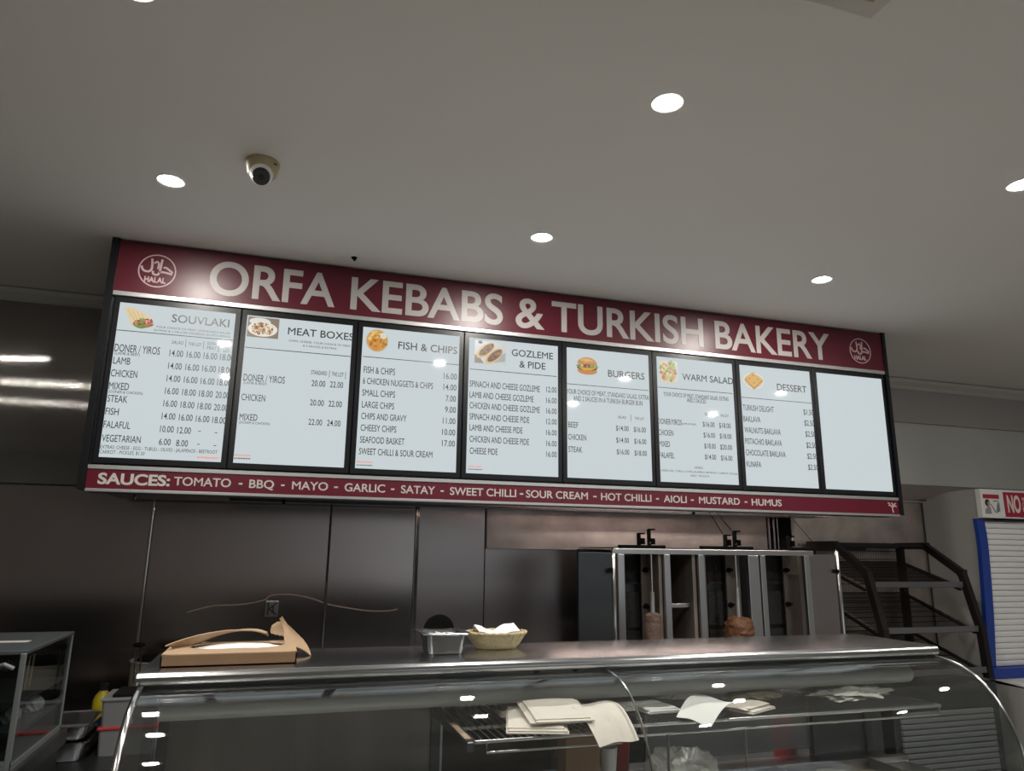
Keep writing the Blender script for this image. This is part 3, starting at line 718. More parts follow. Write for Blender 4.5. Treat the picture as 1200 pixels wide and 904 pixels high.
def emblem(cx, cz, r, parent, m):
    bm = B(); y = -.0042
    ring = [(cx+r*.965*math.cos(a), cz+r*.965*math.sin(a)) for a in [k*2*math.pi/48 for k in range(49)]]
    ribbon(bm, ring, r*.07, y)
    S = lambda q: [(cx+u*r, cz+v*r) for u, v in smooth_path(q)]
    ribbon(bm, S([(-.34, .72), (-.30, .40), (-.30, .12), (-.40, -.06), (-.62, -.08), (-.78, .04), (-.84, .22)]), r*.12, y)      # final lam
    ribbon(bm, S([(-.20, .44), (-.06, .56), (.04, .44), (.02, .12)]), r*.10, y)
    ribbon(bm, S([(-.22, -.02), (-.20, -.18), (-.06, -.24), (.08, -.18), (.14, .05), (.17, .40), (.20, .74)]), r*.12, y)         # lam and alif
    ribbon(bm, S([(.10, -.06), (.28, -.04), (.50, -.06), (.80, -.12)]), r*.12, y)
    ribbon(bm, S([(.30, .22), (.42, .26), (.55, .18), (.82, -.02)]), r*.11, y)                                                 # initial ha
    write(bm, 'HALAL', cx-.62*r, cz-.55*r, .30*r, 1.12*r, y, .04)
    face_front(bm, .001)
    return obj('halal_emblem', bm, m, parent, recalc=False)
emblem(.1234, 2.7075, .0745, top_panel, 'pink'); emblem(3.8425, 2.7088, .0755, top_panel, 'pink')
bm = B()                                                         # small pale tree mark at the end of the sauce band
for q in (((3.958, 1.786), (3.956, 1.805), (3.952, 1.818)), ((3.955, 1.812), (3.940, 1.826), (3.930, 1.824)), ((3.954, 1.815), (3.958, 1.832), (3.950, 1.840)), ((3.955, 1.812), (3.972, 1.824), (3.984, 1.818)), ((3.94, 1.826), (3.936, 1.836), (3.926, 1.838)), ((3.962, 1.818), (3.972, 1.834), (3.981, 1.836))):
    ribbon(bm, smooth_path(q), .006, -.0042)
face_front(bm, .001); obj('tree_mark', bm, 'pink', low_panel, recalc=False)

# ------------------------------------------------------------------ the eight menu screens
ZB, PITCH, SW, SH = 1.9011, .5022, .45425, .6502
SCREEN_LABEL = ['menu screen headed SOUVLAKI, leftmost in the sign', 'menu screen headed MEAT BOXES, second from left', 'menu screen headed FISH & CHIPS, with a round plate photo',
                'menu screen headed GOZLEME & PIDE, with a boat bread photo', 'menu screen headed BURGERS, with a burger photo', 'menu screen headed WARM SALAD, with a square salad photo',
                'menu screen headed DESSERT, with a baklava photo', 'blank white menu screen at the right end of the sign']
def food_shapes(i, x, z):
    """coloured shapes of the dish printed on screen i; x, z are the screen's lower left corner"""
    R_ = random.Random(40+i); P = []
    def blob(cx, cz, rx, rz, cols, n, s0, s1):
        for _ in range(n):
            a = R_.uniform(0, 6.283); q = math.sqrt(R_.random()); s = R_.uniform(s0, s1)
            P.append((R_.choice(cols), ell(cx+rx*q*math.cos(a), cz+rz*q*math.sin(a), s, s*R_.uniform(.45, .9), 7, R_.uniform(0, 3), .2)))
    if i == 0:
        P.append(('#e9d3a6', [(x+.018, z+.628), (x+.050, z+.632), (x+.095, z+.612), (x+.132, z+.590), (x+.130, z+.570), (x+.10, z+.555), (x+.070, z+.548), (x+.052, z+.556), (x+.040, z+.585)]))
        for k in range(4): P.append(('#d9b981', [(x+.03+k*.018, z+.624-k*.004), (x+.034+k*.018, z+.622-k*.004), (x+.066+k*.012, z+.575), (x+.062+k*.012, z+.575)]))
        P.append(('#6f8a3c', ell(x+.096, z+.566, .040, .021, 18, .15, .08)))
        blob(x+.098, z+.570, .034, .017, ['#b4543c', '#d98b6b', '#8e3d2b', '#e8b49a', '#7c9a48', '#c86a4e', '#4c3a2a'], 42, .004, .009)
    if i == 1:
        P.append(('#8a7a6a', [(x+.005, z+.553), (x+.135, z+.553), (x+.135, z+.645), (x+.005, z+.645)]))
        P.append(('#e6e2dc', ell(x+.055, z+.625, .045, .018, 16)));
        P.append(('#efe9de', ell(x+.068, z+.592, .062, .034, 20)))
        blob(x+.068, z+.594, .050, .026, ['#a9784a', '#c79a66', '#8b5c35', '#6e452a', '#d8b684', '#e7d2ab'], 95, .003, .008)
    if i == 2:
        P.append(('#c9cdc8', ell(x+.066, z+.590, .052, .055, 28))); P.append(('#d9a04a', ell(x+.066, z+.590, .048, .051, 28)))
        blob(x+.060, z+.606, .032, .026, ['#e3b35a', '#f0cd83', '#c98b35', '#dba24a'], 55, .004, .010)
        blob(x+.070, z+.572, .034, .026, ['#c9822f', '#b86d25', '#e0a349', '#d89540'], 30, .007, .014)
        P.append(('#eef0ea', ell(x+.093, z+.615, .014, .014, 16))); P.append(('#d9dcc9', ell(x+.093, z+.615, .010, .010, 14))); blob(x+.10, z+.57, .012, .02, ['#6d8a3a', '#d8694a'], 6, .003, .006)
    if i == 3:
        P.append(('#cfd2d0', [(x+.028, z+.528), (x+.186, z+.528), (x+.186, z+.640), (x+.028, z+.640)]))
        P.append(('#8d8577', [(x+.028, z+.528), (x+.075, z+.528), (x+.05, z+.56), (x+.028, z+.57)])); P.append(('#43504a', ell(x+.055, z+.632, .011, .008, 12)))
        P.append(('#aab0b3', [(x+.12, z+.535), (x+.18, z+.545), (x+.183, z+.59), (x+.15, z+.57)]))
        for cx, cz in ((x+.082, z+.594), (x+.124, z+.568)):
            P.append(('#d9b98a', ell(cx, cz, .056, .026, 20, .72))); P.append(('#7d5b41', ell(cx+.004, cz+.003, .047, .018, 20, .72)))
            for _ in range(34):
                q = R_.uniform(-.9, .9); w = R_.uniform(-.8, .8)*math.sqrt(1-q*q)
                P.append((R_.choice(['#96745a', '#634530', '#a98a6e', '#5a4334']), ell(cx+.004+.045*q*math.cos(.72)-.016*w*math.sin(.72), cz+.003+.045*q*math.sin(.72)+.016*w*math.cos(.72), .005, .003, 6, R_.uniform(0, 3), .2)))
    if i == 4:
        cx, cz = x+.110, z+.560
        P.append(('#b9793f', [(cx-.05, cz-.030), (cx+.05, cz-.030), (cx+.055, cz-.018), (cx-.055, cz-.018)])); P.append(('#c78a4c', ell(cx, cz-.024, .052, .018, 20)))
        P.append(('#5b3522', ell(cx, cz-.008, .056, .012, 20))); P.append(('#e0a83c', [(cx-.05, cz-.006), (cx+.05, cz-.006), (cx+.02, cz-.018), (cx-.02, cz-.02)]))
        P.append(('#7f9a44', ell(cx, cz+.002, .062, .010, 22, 0, .12))); blob(cx, cz+.008, .050, .008, ['#b5412f', '#d76a4b', '#d8d0a8', '#86a04e', '#8a3d5a'], 26, .005, .010)
        P.append(('#cf9350', [(cx+.054*math.cos(a), cz+.012+.036*math.sin(a)) for a in [k*math.pi/16 for k in range(17)]])); P.append(('#e0ae72', ell(cx-.006, cz+.034, .030, .009, 16)))
        blob(cx, cz+.030, .036, .010, ['#f2dfb8'], 18, .0015, .003)
    if i == 5:
        P.append(('#c9d2cf', [(x+.015, z+.512), (x+.122, z+.512), (x+.122, z+.630), (x+.015, z+.630)])); P.append(('#d8cdb0', [(x+.017, z+.516), (x+.108, z+.516), (x+.115, z+.626), (x+.017, z+.626)]))
        blob(x+.062, z+.570, .046, .052, ['#d89a8a', '#e8c3a0', '#c9a35c', '#7f9b4a', '#b7c07a', '#e6d9b9', '#b86f4a'], 110, .006, .013)
        blob(x+.088, z+.604, .022, .020, ['#86a04a', '#a9bc66', '#6c8a3c'], 22, .006, .012)
    if i == 6:
        P.append(('#e9e6db', ell(x+.084, z+.568, .066, .044, 26))); P.append(('#d9cfb6', ell(x+.084, z+.567, .058, .037, 26)))
        for cx, cz, s in ((x+.082, z+.598, .026), (x+.058, z+.578, .030), (x+.112, z+.578, .030), (x+.084, z+.556, .034)):
            P.append(('#c9964c', [(cx-s, cz), (cx, cz-s*.75), (cx+s, cz), (cx+s, cz-.010), (cx, cz-s*.75-.012), (cx-s, cz-.010)]))
            P.append(('#e3b970', [(cx-s, cz), (cx, cz-s*.75), (cx+s, cz), (cx, cz+s*.75)])); P.append(('#b98a45', ell(cx, cz, .006, .004, 8)))
    return P
for i in range(8):
    x0 = i*PITCH
    t = thing('menu_screen', SCREEN_LABEL[i], 'menu screen', 'menu screens in the sign', (x0+SW/2, 0, ZB))
    bm = B(); box(bm, x0-.022, x0+SW+.022, -.006, .0095, ZB-.024, ZB+SH+.026, .002, 1)
    bz = obj('bezel', bm, 'bezel', t)
    bm = B(); box(bm, x0, x0+SW, -.0074, -.005, ZB, ZB+SH)
    dp = obj('display', bm, 'screen', t)
    if not MENU[i]: continue
    bm = B(); yy = -.0076
    bh = B(); br = B()
    for s, u, v, h, w, k in MENU[i]:
        X, Z = x0+u, ZB+v
        if s == '_': rect(bm, X, X+w, Z-.0016, Z+.0016, yy)
        elif s == '|': rect(bm, X-.0006, X+.0014, Z-h/2, Z+h/2, yy)
        elif s == '-': rect(bm, X, X+.010, Z-.0015, Z+.0015, yy)
        elif s == '#':
            a = X; tgt = br if k == 'r' else bm
            rr = random.Random(int(X*1000)+int(Z*999))
            while a < X+w:
                q = rr.uniform(.004, .009); rect(tgt, a, min(a+q, X+w), Z-h*.32, Z+h*.32, yy); a += q+.0025
        elif k == 't': write(bh, s, X, Z, h*.97, w, yy, .008)
        elif h < .018: write(bm, s, X, Z, h*.85, w, yy, .0)
        else: write(bm, s, X, Z, h*.98, w, yy, .005)
    for b_ in (bm, bh, br):
        clip_x(b_, x0+.0005, x0+SW-.0005); face_front(b_, .0002)
    obj('heading', bh, 'ink', dp, recalc=False); obj('price_list', bm, 'ink', dp, recalc=False)
    if len(br.verts): obj('footer_mark', br, 'ink_red', dp, recalc=False)
    else: br.free()
    picture('dish_photo', food_shapes(i, x0, ZB), dp, 'pic_screen', -.00745)

# ------------------------------------------------------------------ the curved glass display case
CX0, CX1 = .416, 2.897
_Y = [-1.14, -1.205, -1.24, -1.27, -1.30, -1.33, -1.36, -1.39, -1.41, -1.43, -1.445, -1.455]; _T = [4, 6, 12, 18.5, 27, 35, 45, 53, 60, 67, 74, 88]    # tilt of the glass against its y
def _tilt(y):
    for y0, y1, t0, t1 in zip(_Y, _Y[1:], _T, _T[1:]):
        if y >= y1: return math.radians(t0+(t1-t0)*(y-y0)/(y1-y0))
    return math.radians(88)
PROF = [(-1.14, 1.2170)]
while PROF[-1][1] > .725:
    a = _tilt(PROF[-1][0]-.004); PROF.append((PROF[-1][0]-.008*math.cos(a), PROF[-1][1]-.008*math.sin(a)))
def offset_in(P, d):
    o = []
    for i in range(len(P)):
        (y0, z0), (y1, z1) = P[max(i-1, 0)], P[min(i+1, len(P)-1)]
        l = math.hypot(y1-y0, z1-z0); o.append((P[i][0]-(z1-z0)/l*-d*-1, P[i][1]+(y1-y0)/l*d))
    return o
t = thing('display_case', 'long stainless display case with curved glass front across the bottom of the photo', 'display case', loc=(1.656, -1.1, 0))
# worktop slab with a rolled front edge
def nose(y0, z1, r, yb, zb):
    P = [(yb, z1), (y0+r, z1)]
    for k in range(1, 9):
        a = math.pi/2+k*math.pi/8
        P.append((y0+r+r*math.cos(a), z1-r+r*math.sin(a)))
    return P+[(y0+r+.03, z1-2*r), (yb, z1-2*r)]
bm = B(); prism(bm, nose(-1.182, 1.250, .0155, -.795, 1.222), 'x', CX0-.012, CX1+.010)
top = obj('worktop', bm, 'counter', t, 35)
bm = B(); box(bm, CX0-.004, CX1, -1.128, -.83, 1.186, 1.2185, .001, 1)
obj('top_frame', bm, 'steel_dark', t)
def pane(a, b):
    bm = B(); Q = offset_in(PROF, .006)
    R = [[bm.verts.new((x, y, z)) for y, z in L] for L in (PROF, Q) for x in (a, b)]
    for i in range(len(PROF)-1):
        bm.faces.new((R[0][i], R[1][i], R[1][i+1], R[0][i+1])); bm.faces.new((R[2][i], R[2][i+1], R[3][i+1], R[3][i]))
        bm.faces.new((R[0][i], R[0][i+1], R[2][i+1], R[2][i])); bm.faces.new((R[1][i], R[3][i], R[3][i+1], R[1][i+1]))
    bm.faces.new((R[0][0], R[2][0], R[3][0], R[1][0])); bm.faces.new((R[0][-1], R[1][-1], R[3][-1], R[2][-1]))
    return bm
def thick(o, t_, off=-1):
    md = o.modifiers.new('thickness', 'SOLIDIFY'); md.thickness = t_; md.offset = off; return o
for a, b in ((CX0+.004, 1.653), (1.659, CX1-.004)):
    obj('front_glass', pane(a, b), 'glass', t, 40)
bm = B(); tube(bm, [(1.656, y-.001, z+.001) for y, z in PROF], .0032, 8); obj('glass_joint', bm, 'chrome', t, True)
ENDP = PROF+[(-.84, PROF[-1][1]), (-.84, 1.205)]
for x, q in ((CX0, 1), (CX1, -1)):
    bm = B(); prism(bm, ENDP, 'x', x, x+q*.006); obj('end_glass', bm, 'glass_end', t)
    bm = B(); tube(bm, [(x-q*.001, y-.001, z) for y, z in PROF], [.0085 if q > 0 else .0048]*len(PROF), 10)
    obj('edge_trim', bm, 'chrome', t, True)
# body below the glass, deck, rear posts and sliding doors
bm = B(); box(bm, CX0+.01, CX1-.01, -1.49, -.83, .05, .715, .006); obj('base_cabinet', bm, 'steel', t)
bm = B(); box(bm, CX0+.03, CX1-.03, -1.44, -.80, 0, .05); obj('plinth', bm, 'matte_black', t)
bm = B(); box(bm, CX0+.01, CX1-.01, -1.47, -.84, .83, .845, .002, 1); box(bm, CX0+.01, CX1-.01, -1.02, -.99, .845, .866, .004); dk = obj('deck', bm, 'steel', t)
bm = B()
for x in (CX0+.012, 1.205, 2.62, CX1-.04): box(bm, x, x+.028, -.862, -.834, .72, 1.19)
obj('rear_post', bm, 'steel_dark', t)
bm = B(); box(bm, CX0+.04, 1.205, -.850, -.842, .845, 1.188); box(bm, .80, .806, -.856, -.842, .845, 1.188); obj('rear_panel', bm, 'rear_steel', t)
for i, (a, b, y) in enumerate(((1.233, 1.95, -.850), (1.90, 2.62, -.838))):
    bm = B(); box(bm, a, b, y-.003, y+.003, .866, 1.186); d_ = obj('sliding_door', bm, 'glass_frost' if i else 'glass_dark', t)
    bm = B(); box(bm, a, a+.008, y-.008, y+.008, .866, 1.186); box(bm, b-.008, b, y-.008, y+.008, .866, 1.186); obj('door_edge', bm, 'alu', d_)
bm = B(); box(bm, 2.648, CX1-.04, -.850, -.842, .845, 1.188); obj('rear_end_panel', bm, 'steel_dark', t)
# light housing under the worktop, with a rounded front
hp = []
for k in range(9):
    a = math.radians(100+k*17); hp.append((-1.055+.052*math.cos(a), 1.148+.034*math.sin(a)))
hp += [(y+.004 if y < -1.05 else y, z+(.003 if z < 1.148 else -.003)) for y, z in reversed(hp[:9])]
bm = B(); prism(bm, hp, 'x', CX0+.035, CX1-.035); hs = obj('lamp_housing', bm, 'housing', t, 40)
for x in (1.455, 1.575):                                          # two small warm spot lamps under the worktop, over the bread
    bm = B(); lathe(bm, [(.018, 1.2185), (.018, 1.206), (.0145, 1.204), (.0145, 1.207)], x, -1.112, 24, cap=False); sl = obj('warm_spot', bm, 'matte_black', t, True)
    bm = B(); lathe(bm, [(.0145, 1.2062), (.0, 1.2062)], x, -1.112, 24, cap=False); obj('spot_lens', bm, 'food_lamp', sl)

# wire shelves inside the case
def shelf(name, label, x0, x1, y0, y1, z, pitch, wr, block=False, mid=None):
    s = thing(name, label, 'shelf', 'wire shelves inside the display case', ((x0+x1)/2, (y0+y1)/2, z))
    bm = B()
    n = int((x1-x0)/pitch)
    for k in range(1, n): tube(bm, [(x0+k*(x1-x0)/n, y0, z+.003), (x0+k*(x1-x0)/n, y1, z+.003)], wr, 5)
    obj('wires', bm, 'wire', s, True)
    bm = B()
    for y in [y0, y1]+([mid] if mid else []): tube(bm, [(x0, y, z), (x1, y, z)], .0045, 8)
    for x in (x0, x1): tube(bm, [(x, y0, z), (x, y1, z)], .0045, 8)
    tube(bm, [(x0+.03, y0-.002, z), (x0+.03, y0-.002, z-.026), (x1-.01, y0-.002, z-.026), (x1-.01, y0-.002, z)], .003, 8)
    obj('rim', bm, 'wire', s, True)
    if block:
        bm = B(); box(bm, x0-.022, x0-.004, y0-.005, y1, z-.022, z+.002, .002, 1); e = obj('side_arm', bm, 'steel_dark', s)
        bm = B(); box(bm, x0-.021, x0-.005, y0+.02, y0+.20, z+.002, z+.005); obj('arm_strip', bm, 'wood', e)
    return s
shelf('wire_shelf', 'left wire shelf in the case, warm lit, with a brown striped side arm', 1.222, 1.640, -1.318, -.872, 1.078, .020, .0022, True, -1.17)
shelf('wire_shelf', 'right wire shelf in the case, long and dim, of close thin wires', 1.672, 2.800, -1.262, -.872, 1.078, .0135, .0017)
for i, (x, y, lb) in enumerate(((1.80, -1.265, 'thin upright rod under the wire shelf, left of the two by the hanging sheet'), (2.055, -1.265, 'thin upright rod under the wire shelf, right of the hanging sheet'))):
    tag(obj('support_rod', tube(B(), [(x, y, .845), (x, y, 1.052)], .004, 8), 'wire', smooth=True), lb, 'rod', 'rods holding the right wire shelf')

# flatbreads, paper and bags on the shelves
def folded(name, label, cx, cy, z, sx, sy, rot, sag=0, m='bread', group=None, layers=3, tilt=0):
    """a limp folded flatbread: a few stacked leaves with a rounded fold along one side"""
    bm = B(); ca, sa = math.cos(rot), math.sin(rot); rnd = random.Random(int(cx*1000))
    for l in range(layers):
        off = rnd.uniform(-.010, .010); sc_ = 1-.05*l
        def fn(u, v, l=l, off=off, sc_=sc_):
            x = (u-.5)*sx*sc_+off; y = (v-.5)*sy*sc_-off
            e = max(abs(u-.5), abs(v-.5))*2
            zz = z+.004+l*.0042+.002*math.sin(u*5+l)*math.sin(v*4)-(.003 if e > .9 else 0)
            zz += tilt*(y+sy/2)
            if sag and v < .25: zz -= sag*(.25-v)**2*16
            return (cx+x*ca-y*sa, cy+x*sa+y*ca, zz)
        sheet(bm, fn, 12, 12, .003)
    return tag(obj(name, bm, m, smooth=True), label, 'flatbread', group)
G = 'folded flatbreads on the wire shelves'
ZS = 1.0868
folded('flatbread', 'warm lit flatbread at the front of the left wire shelf, uppermost of the pile', 1.475, -1.235, ZS+.020, .170, .165, -.08, group=G, tilt=.14)
folded('flatbread', 'fanned flatbread edge showing left of the uppermost warm lit one', 1.415, -1.215, ZS+.001, .165, .20, -.30, group=G, layers=3, tilt=.10)
folded('flatbread', 'flatbread at the bottom of the warm lit pile on the left shelf', 1.47, -1.06, ZS, .24, .10, -.12, group=G, layers=2)
folded('flatbread', 'flatbread lying behind the warm lit pile, close under the lamp housing', 1.53, -.945, ZS, .22, .11, .05, group=G, layers=3)
folded('flatbread', 'grey white flatbread near the left end of the right shelf, left of the glass joint', 1.80, -1.03, ZS, .15, .17, .15, m='paper', group=G, layers=4)
folded('flatbread', 'small folded flatbread in front of the grey white one by the glass joint', 1.84, -1.13, ZS, .12, .08, .05, m='paper', group=G, layers=3)
def hanging(name, label, A, Bq, C, D, drop, m='paper', t_=.0012, bow=0):
    """sheet lying from edge A-B forward to edge C-D, its front part bending down by drop"""
    A, Bq, C, D = map(Vector, (A, Bq, C, D))
    def fn(u, v):
        p = (A*(1-u)+Bq*u)*(1-v)+(C*(1-u)+D*u)*v
        s = max(0, v-.45)/.55
        return (p.x, p.y, p.z+.010*math.sin(v*math.pi)-drop*s*s*(1+bow*(abs(u-.5)*2)**2)+.003*math.sin(u*7+v*5))
    return tag(obj(name, sheet(B(), fn, 14, 22, t_), m, smooth=True), label, 'paper sheet')
hanging('paper_sheet', 'long limp wrapping sheet hanging over the front of the left shelf', (1.50, -1.115, 1.113), (1.665, -1.10, 1.113), (1.540, -1.375, 1.128), (1.665, -1.352, 1.132), .066, 'bread')
hanging('paper_sheet', 'grey wrapping sheet hanging off the right wire shelf as a pointed corner', (2.005, -1.10, 1.118), (2.050, -1.235, 1.116), (1.838, -1.250, 1.108), (1.892, -1.345, 1.098), .014)
folded('flatbread', 'thick folded flatbread behind the pointed grey sheet on the right shelf', 2.12, -1.19, ZS, .14, .085, .45, group=G, layers=4)
def lump(name, label, cat, cx, cy, z0, rx, ry, rz, m, rot=0, seed=0, rough_=.25, cut=None):
    bm = B(); bmesh.ops.create_icosphere(bm, subdivisions=4, radius=1)
    rnd = random.Random(seed); ph = [rnd.uniform(0, 6) for _ in range(9)]; ca, sa = math.cos(rot), math.sin(rot)
    for v in bm.verts:
        p = v.co.copy()
        k = 1+rough_*(.5*math.sin(p.x*4+ph[0])*math.sin(p.y*5+ph[1])+.35*math.sin(p.x*9+ph[2]+p.z*7)*math.sin(p.y*8+ph[3])+.25*math.sin(p.x*17+ph[4])*math.cos(p.y*15+p.z*13+ph[5]))
        x, y, z = p.x*k*rx, p.y*k*ry, max(p.z*k, -.55)*rz
        v.co = Vector((cx+x*ca-y*sa, cy+x*sa+y*ca, z0+z+.55*rz))
    return tag(obj(name, bm, m, smooth=True), label, cat)
lump('bagged_loaf', 'dark loaf in clear wrap on the right wire shelf', 'bread', 2.25, -1.04, ZS+.001, .105, .075, .020, 'loaf', .35, 3)
lump('bread_bag', 'crumpled pale plastic bag at the right end of the wire shelf', 'bag', 2.60, -1.075, ZS+.001, .15, .095, .017, 'plastic_bag', .2, 5, .5)
lump('paper_bundle', 'rounded white paper bundle at the back of the wire shelf, right of the glass joint', 'bundle', 2.00, -.955, ZS+.001, .085, .06, .028, 'paper', .1, 8, .2)
# on the deck of the case
t = thing('cardboard_carton', 'tall brown cardboard carton standing in the case under the hanging sheet', 'carton', loc=(1.61, -1.05, .867))
bm = B(); box(bm, 1.555, 1.665, -1.10, -1.03, .867, 1.018, .002, 1); obj('carton_body', bm, 'card', t)
bm = B(); bar(bm, (1.557, -1.06, 1.020), (1.663, -1.06, 1.024), .065, .003); obj('carton_flap', bm, 'card_in', t)
def cup(name, label, x, y, z, r0, r1, h, m, cat):
    bm = B(); lathe(bm, [(r0, z), (r0+(r1-r0)*.5, z+h*.5), (r1, z+h), (r1+.002, z+h+.002), (r1-.002, z+h+.002), (r0-.003, z+.004)], x, y, 24)
    return tag(obj(name, bm, m, smooth=True), label, cat)
cup('paper_cup', 'small white paper cup beside the cardboard carton in the case', 1.715, -1.05, .867, .020, .027, .105, 'paper', 'cup')
cup('sauce_tub', 'dark red sauce tub behind the white paper cup in the case', 1.79, -.94, .846, .040, .048, .13, 'red_plastic', 'tub')
lump('napkin_bag', 'bulging clear bag of white napkins on the case deck by the glass joint', 'bag', 1.93, -1.10, .846,   .115, .07, .082, 'plastic_bag', 0, 21, .32)
t = thing('food_tray', 'shallow steel tray with browned food at the lower right of the case', 'tray', loc=(2.5, -1.2, .846))
bm = B(); box(bm, 2.30, 2.68, -1.36, -1.06, .846, .850); box(bm, 2.30, 2.306, -1.36, -1.06, .85, .882); box(bm, 2.674, 2.68, -1.36, -1.06, .85, .882); box(bm, 2.30, 2.68, -1.36, -1.354, .85, .882); box(bm, 2.30, 2.68, -1.066, -1.06, .85, .882); box(bm, 2.29, 2.69, -1.37, -1.36, .878, .882); box(bm, 2.29, 2.69, -1.06, -1.05, .878, .882)
obj('tray_pan', bm, 'steel', t)
o = lump('browned_food', None, None, 2.49, -1.21, .851, .16, .12, .018, 'loaf', 0, 31, .3); root = t
o.data.transform(Matrix.Translation(-t.location)); o.parent = t
t = thing('red_squeeze_bottle', 'red squeeze bottle seen blurred through the frosted rear door of the case', 'bottle', loc=(2.59, -.735, .80))
bm = B(); lathe(bm, [(.040, .8005), (.042, .81), (.042, .925), (.032, .945), (.014, .952)], 2.59, -.735, 24); obj('bottle_body', bm, 'red_plastic', t, True)
bm = B(); lathe(bm, [(.016, .951), (.014, .965), (.005, .99)], 2.59, -.735, 16); obj('nozzle', bm, 'red_plastic', t, True)
bm = B(); box(bm, 1.3, 2.85, -.795, -.62, .775, .80, .003)
for x in (1.34, 2.79): box(bm, x, x+.03, -.79, -.63, 0, .775)
tag(obj('prep_shelf', bm, 'steel_dark'), 'dark steel prep bench behind the display case glass doors', 'bench')

# ------------------------------------------------------------------ things standing on the worktop
t = thing('torn_cardboard_box', 'flat brown cardboard box with its lid torn open, at the left end of the worktop', 'box', loc=(.61, -.97, 1.25))
X0, X1, Y0, Y1, Z0, Z1 = .442, .778, -1.092, -.832, 1.2505, 1.2785
bm = B(); w = .003
box(bm, X0, X1, Y0, Y1, Z0, Z0+w); box(bm, X0, X1, Y0, Y0+w, Z0, Z1); box(bm, X0, X1, Y1-w, Y1, Z0, Z1); box(bm, X0, X0+w, Y0, Y1, Z0, Z1); box(bm, X1-w, X1, Y0, Y1, Z0, Z1)
obj('box_tray', bm, 'card', t)
bm = B()                                                         # remaining lid: a frame with a ragged torn inner edge
rnd = random.Random(5); outer = []; inner = []
cx_, cy_ = (X0+X1)/2+.008, (Y0+Y1)/2+.035
for k in range(60):
    a = k*2*math.pi/60; ca, sa = math.cos(a), math.sin(a)
    q = min((X1-X0)/2/max(1e-6, abs(ca)), (Y1-Y0)/2/max(1e-6, abs(sa)))
    outer.append(((X0+X1)/2+q*ca, (Y0+Y1)/2+q*sa))
    rr = 1+rnd.uniform(-.05, .05)
    inner.append((cx_+.128*rr*ca, cy_+.078*rr*sa))
for z, m_ in ((Z1, 0), (Z1+.003, 1)):
    pass
vo = [[bm.verts.new((x, y, z)) for x, y in outer] for z in (Z1, Z1+.003)]; vi = [[bm.verts.new((x, y, z)) for x, y in inner] for z in (Z1, Z1+.003)]
for k in range(60):
    j = (k+1) % 60
    bm.faces.new((vo[1][k], vo[1][j], vi[1][j], vi[1][k])); bm.faces.new((vo[0][k], vi[0][k], vi[0][j], vo[0][j]))
    bm.faces.new((vo[0][k], vo[0][j], vo[1][j], vo[1][k])); bm.faces.new((vi[0][k], vi[1][k], vi[1][j], vi[0][j]))
obj('torn_lid', bm, 'card_in', t)
def flap(name, spine, width, wd, m):
    bm = B(); n = len(spine)
    S_ = smooth_path([Vector(p) for p in spine], 5); W_ = smooth_path([Vector((a, 0, 0)) for a in width], 5)
    wdv = Vector(wd)
    def fn(u, v):
        i = min(int(u*(len(S_)-1)+.5), len(S_)-1); p = Vector(S_[i]); ww = W_[i][0]
        r_ = random.Random(i*7+int(v*6)); e = .004*(r_.random()-.5) if v in (0, 1) else 0
        return p+wdv*(ww*(v-.5)+e)+Vector((0, 0, .004*math.sin(v*5+u*6)))
    return obj(name, sheet(bm, fn, len(S_)-1, 6, .0028), m, t, True)
flap('left_torn_flap', [(.452, -.96, 1.281), (.500, -.90, 1.292), (.555, -.85, 1.304), (.610, -.84, 1.313), (.665, -.84, 1.312), (.698, -.845, 1.302)], [.10, .085, .055, .045, .040, .03], (.25, 1, -.25), 'card_in')
flap('right_torn_flap', [(.786, -.93, 1.268), (.776, -.89, 1.292), (.760, -.86, 1.315), (.742, -.84, 1.338), (.735, -.835, 1.348)], [.10, .085, .062, .03, .004], (-.75, .6, .35), 'card_in')
flap('curled_torn_strip', [(.772, -.86, 1.288), (.748, -.845, 1.306), (.722, -.84, 1.318), (.708, -.842, 1.320)], [.03, .035, .036, .022], (.25, .5, .85), 'card_in')
bm = B(); sheet(bm, lambda u, v: (.50+.255*u, -.845-.10*v, 1.272+.006*math.sin(u*3.1)-.004*v), 12, 6, .004); obj('white_contents', bm, 'paper', t, True)

t = thing('steel_pan', 'small deep steel food pan standing on the worktop', 'pan', loc=(1.208, -.965, 1.25))
bm = B()
def rr_ring(bm, x0, x1, y0, y1, r, z, n=6):
    P = []
    for cx, cy, a0 in ((x1-r, y1-r, 0), (x0+r, y1-r, 90), (x0+r, y0+r, 180), (x1-r, y0+r, 270)):
        for k in range(n+1):
            a = math.radians(a0+k*90/n); P.append(bm.verts.new((cx+r*math.cos(a), cy+r*math.sin(a), z)))
    return P
rings = [rr_ring(bm, 1.160, 1.256, -1.020, -.912, .014, 1.2505), rr_ring(bm, 1.156, 1.260, -1.024, -.908, .016, 1.256), rr_ring(bm, 1.148, 1.266, -1.032, -.900, .016, 1.304), rr_ring(bm, 1.134, 1.280, -1.045, -.888, .018, 1.3075), rr_ring(bm, 1.132, 1.282, -1.047, -.886, .018, 1.3105),
         rr_ring(bm, 1.134, 1.280, -1.045, -.888, .018, 1.312), rr_ring(bm, 1.150, 1.264, -1.030, -.902, .015, 1.3095), rr_ring(bm, 1.158, 1.258, -1.022, -.910, .014, 1.258)]
for a, b in zip(rings, rings[1:]):
    for k in range(len(a)): bm.faces.new((a[k], a[(k+1) % len(a)], b[(k+1) % len(a)], b[k]))
bm.faces.new(rings[0][::-1]); bm.faces.new(rings[-1])
obj('pan_body', bm, 'counter', t, 40)
rnd = random.Random(9); bm = B()
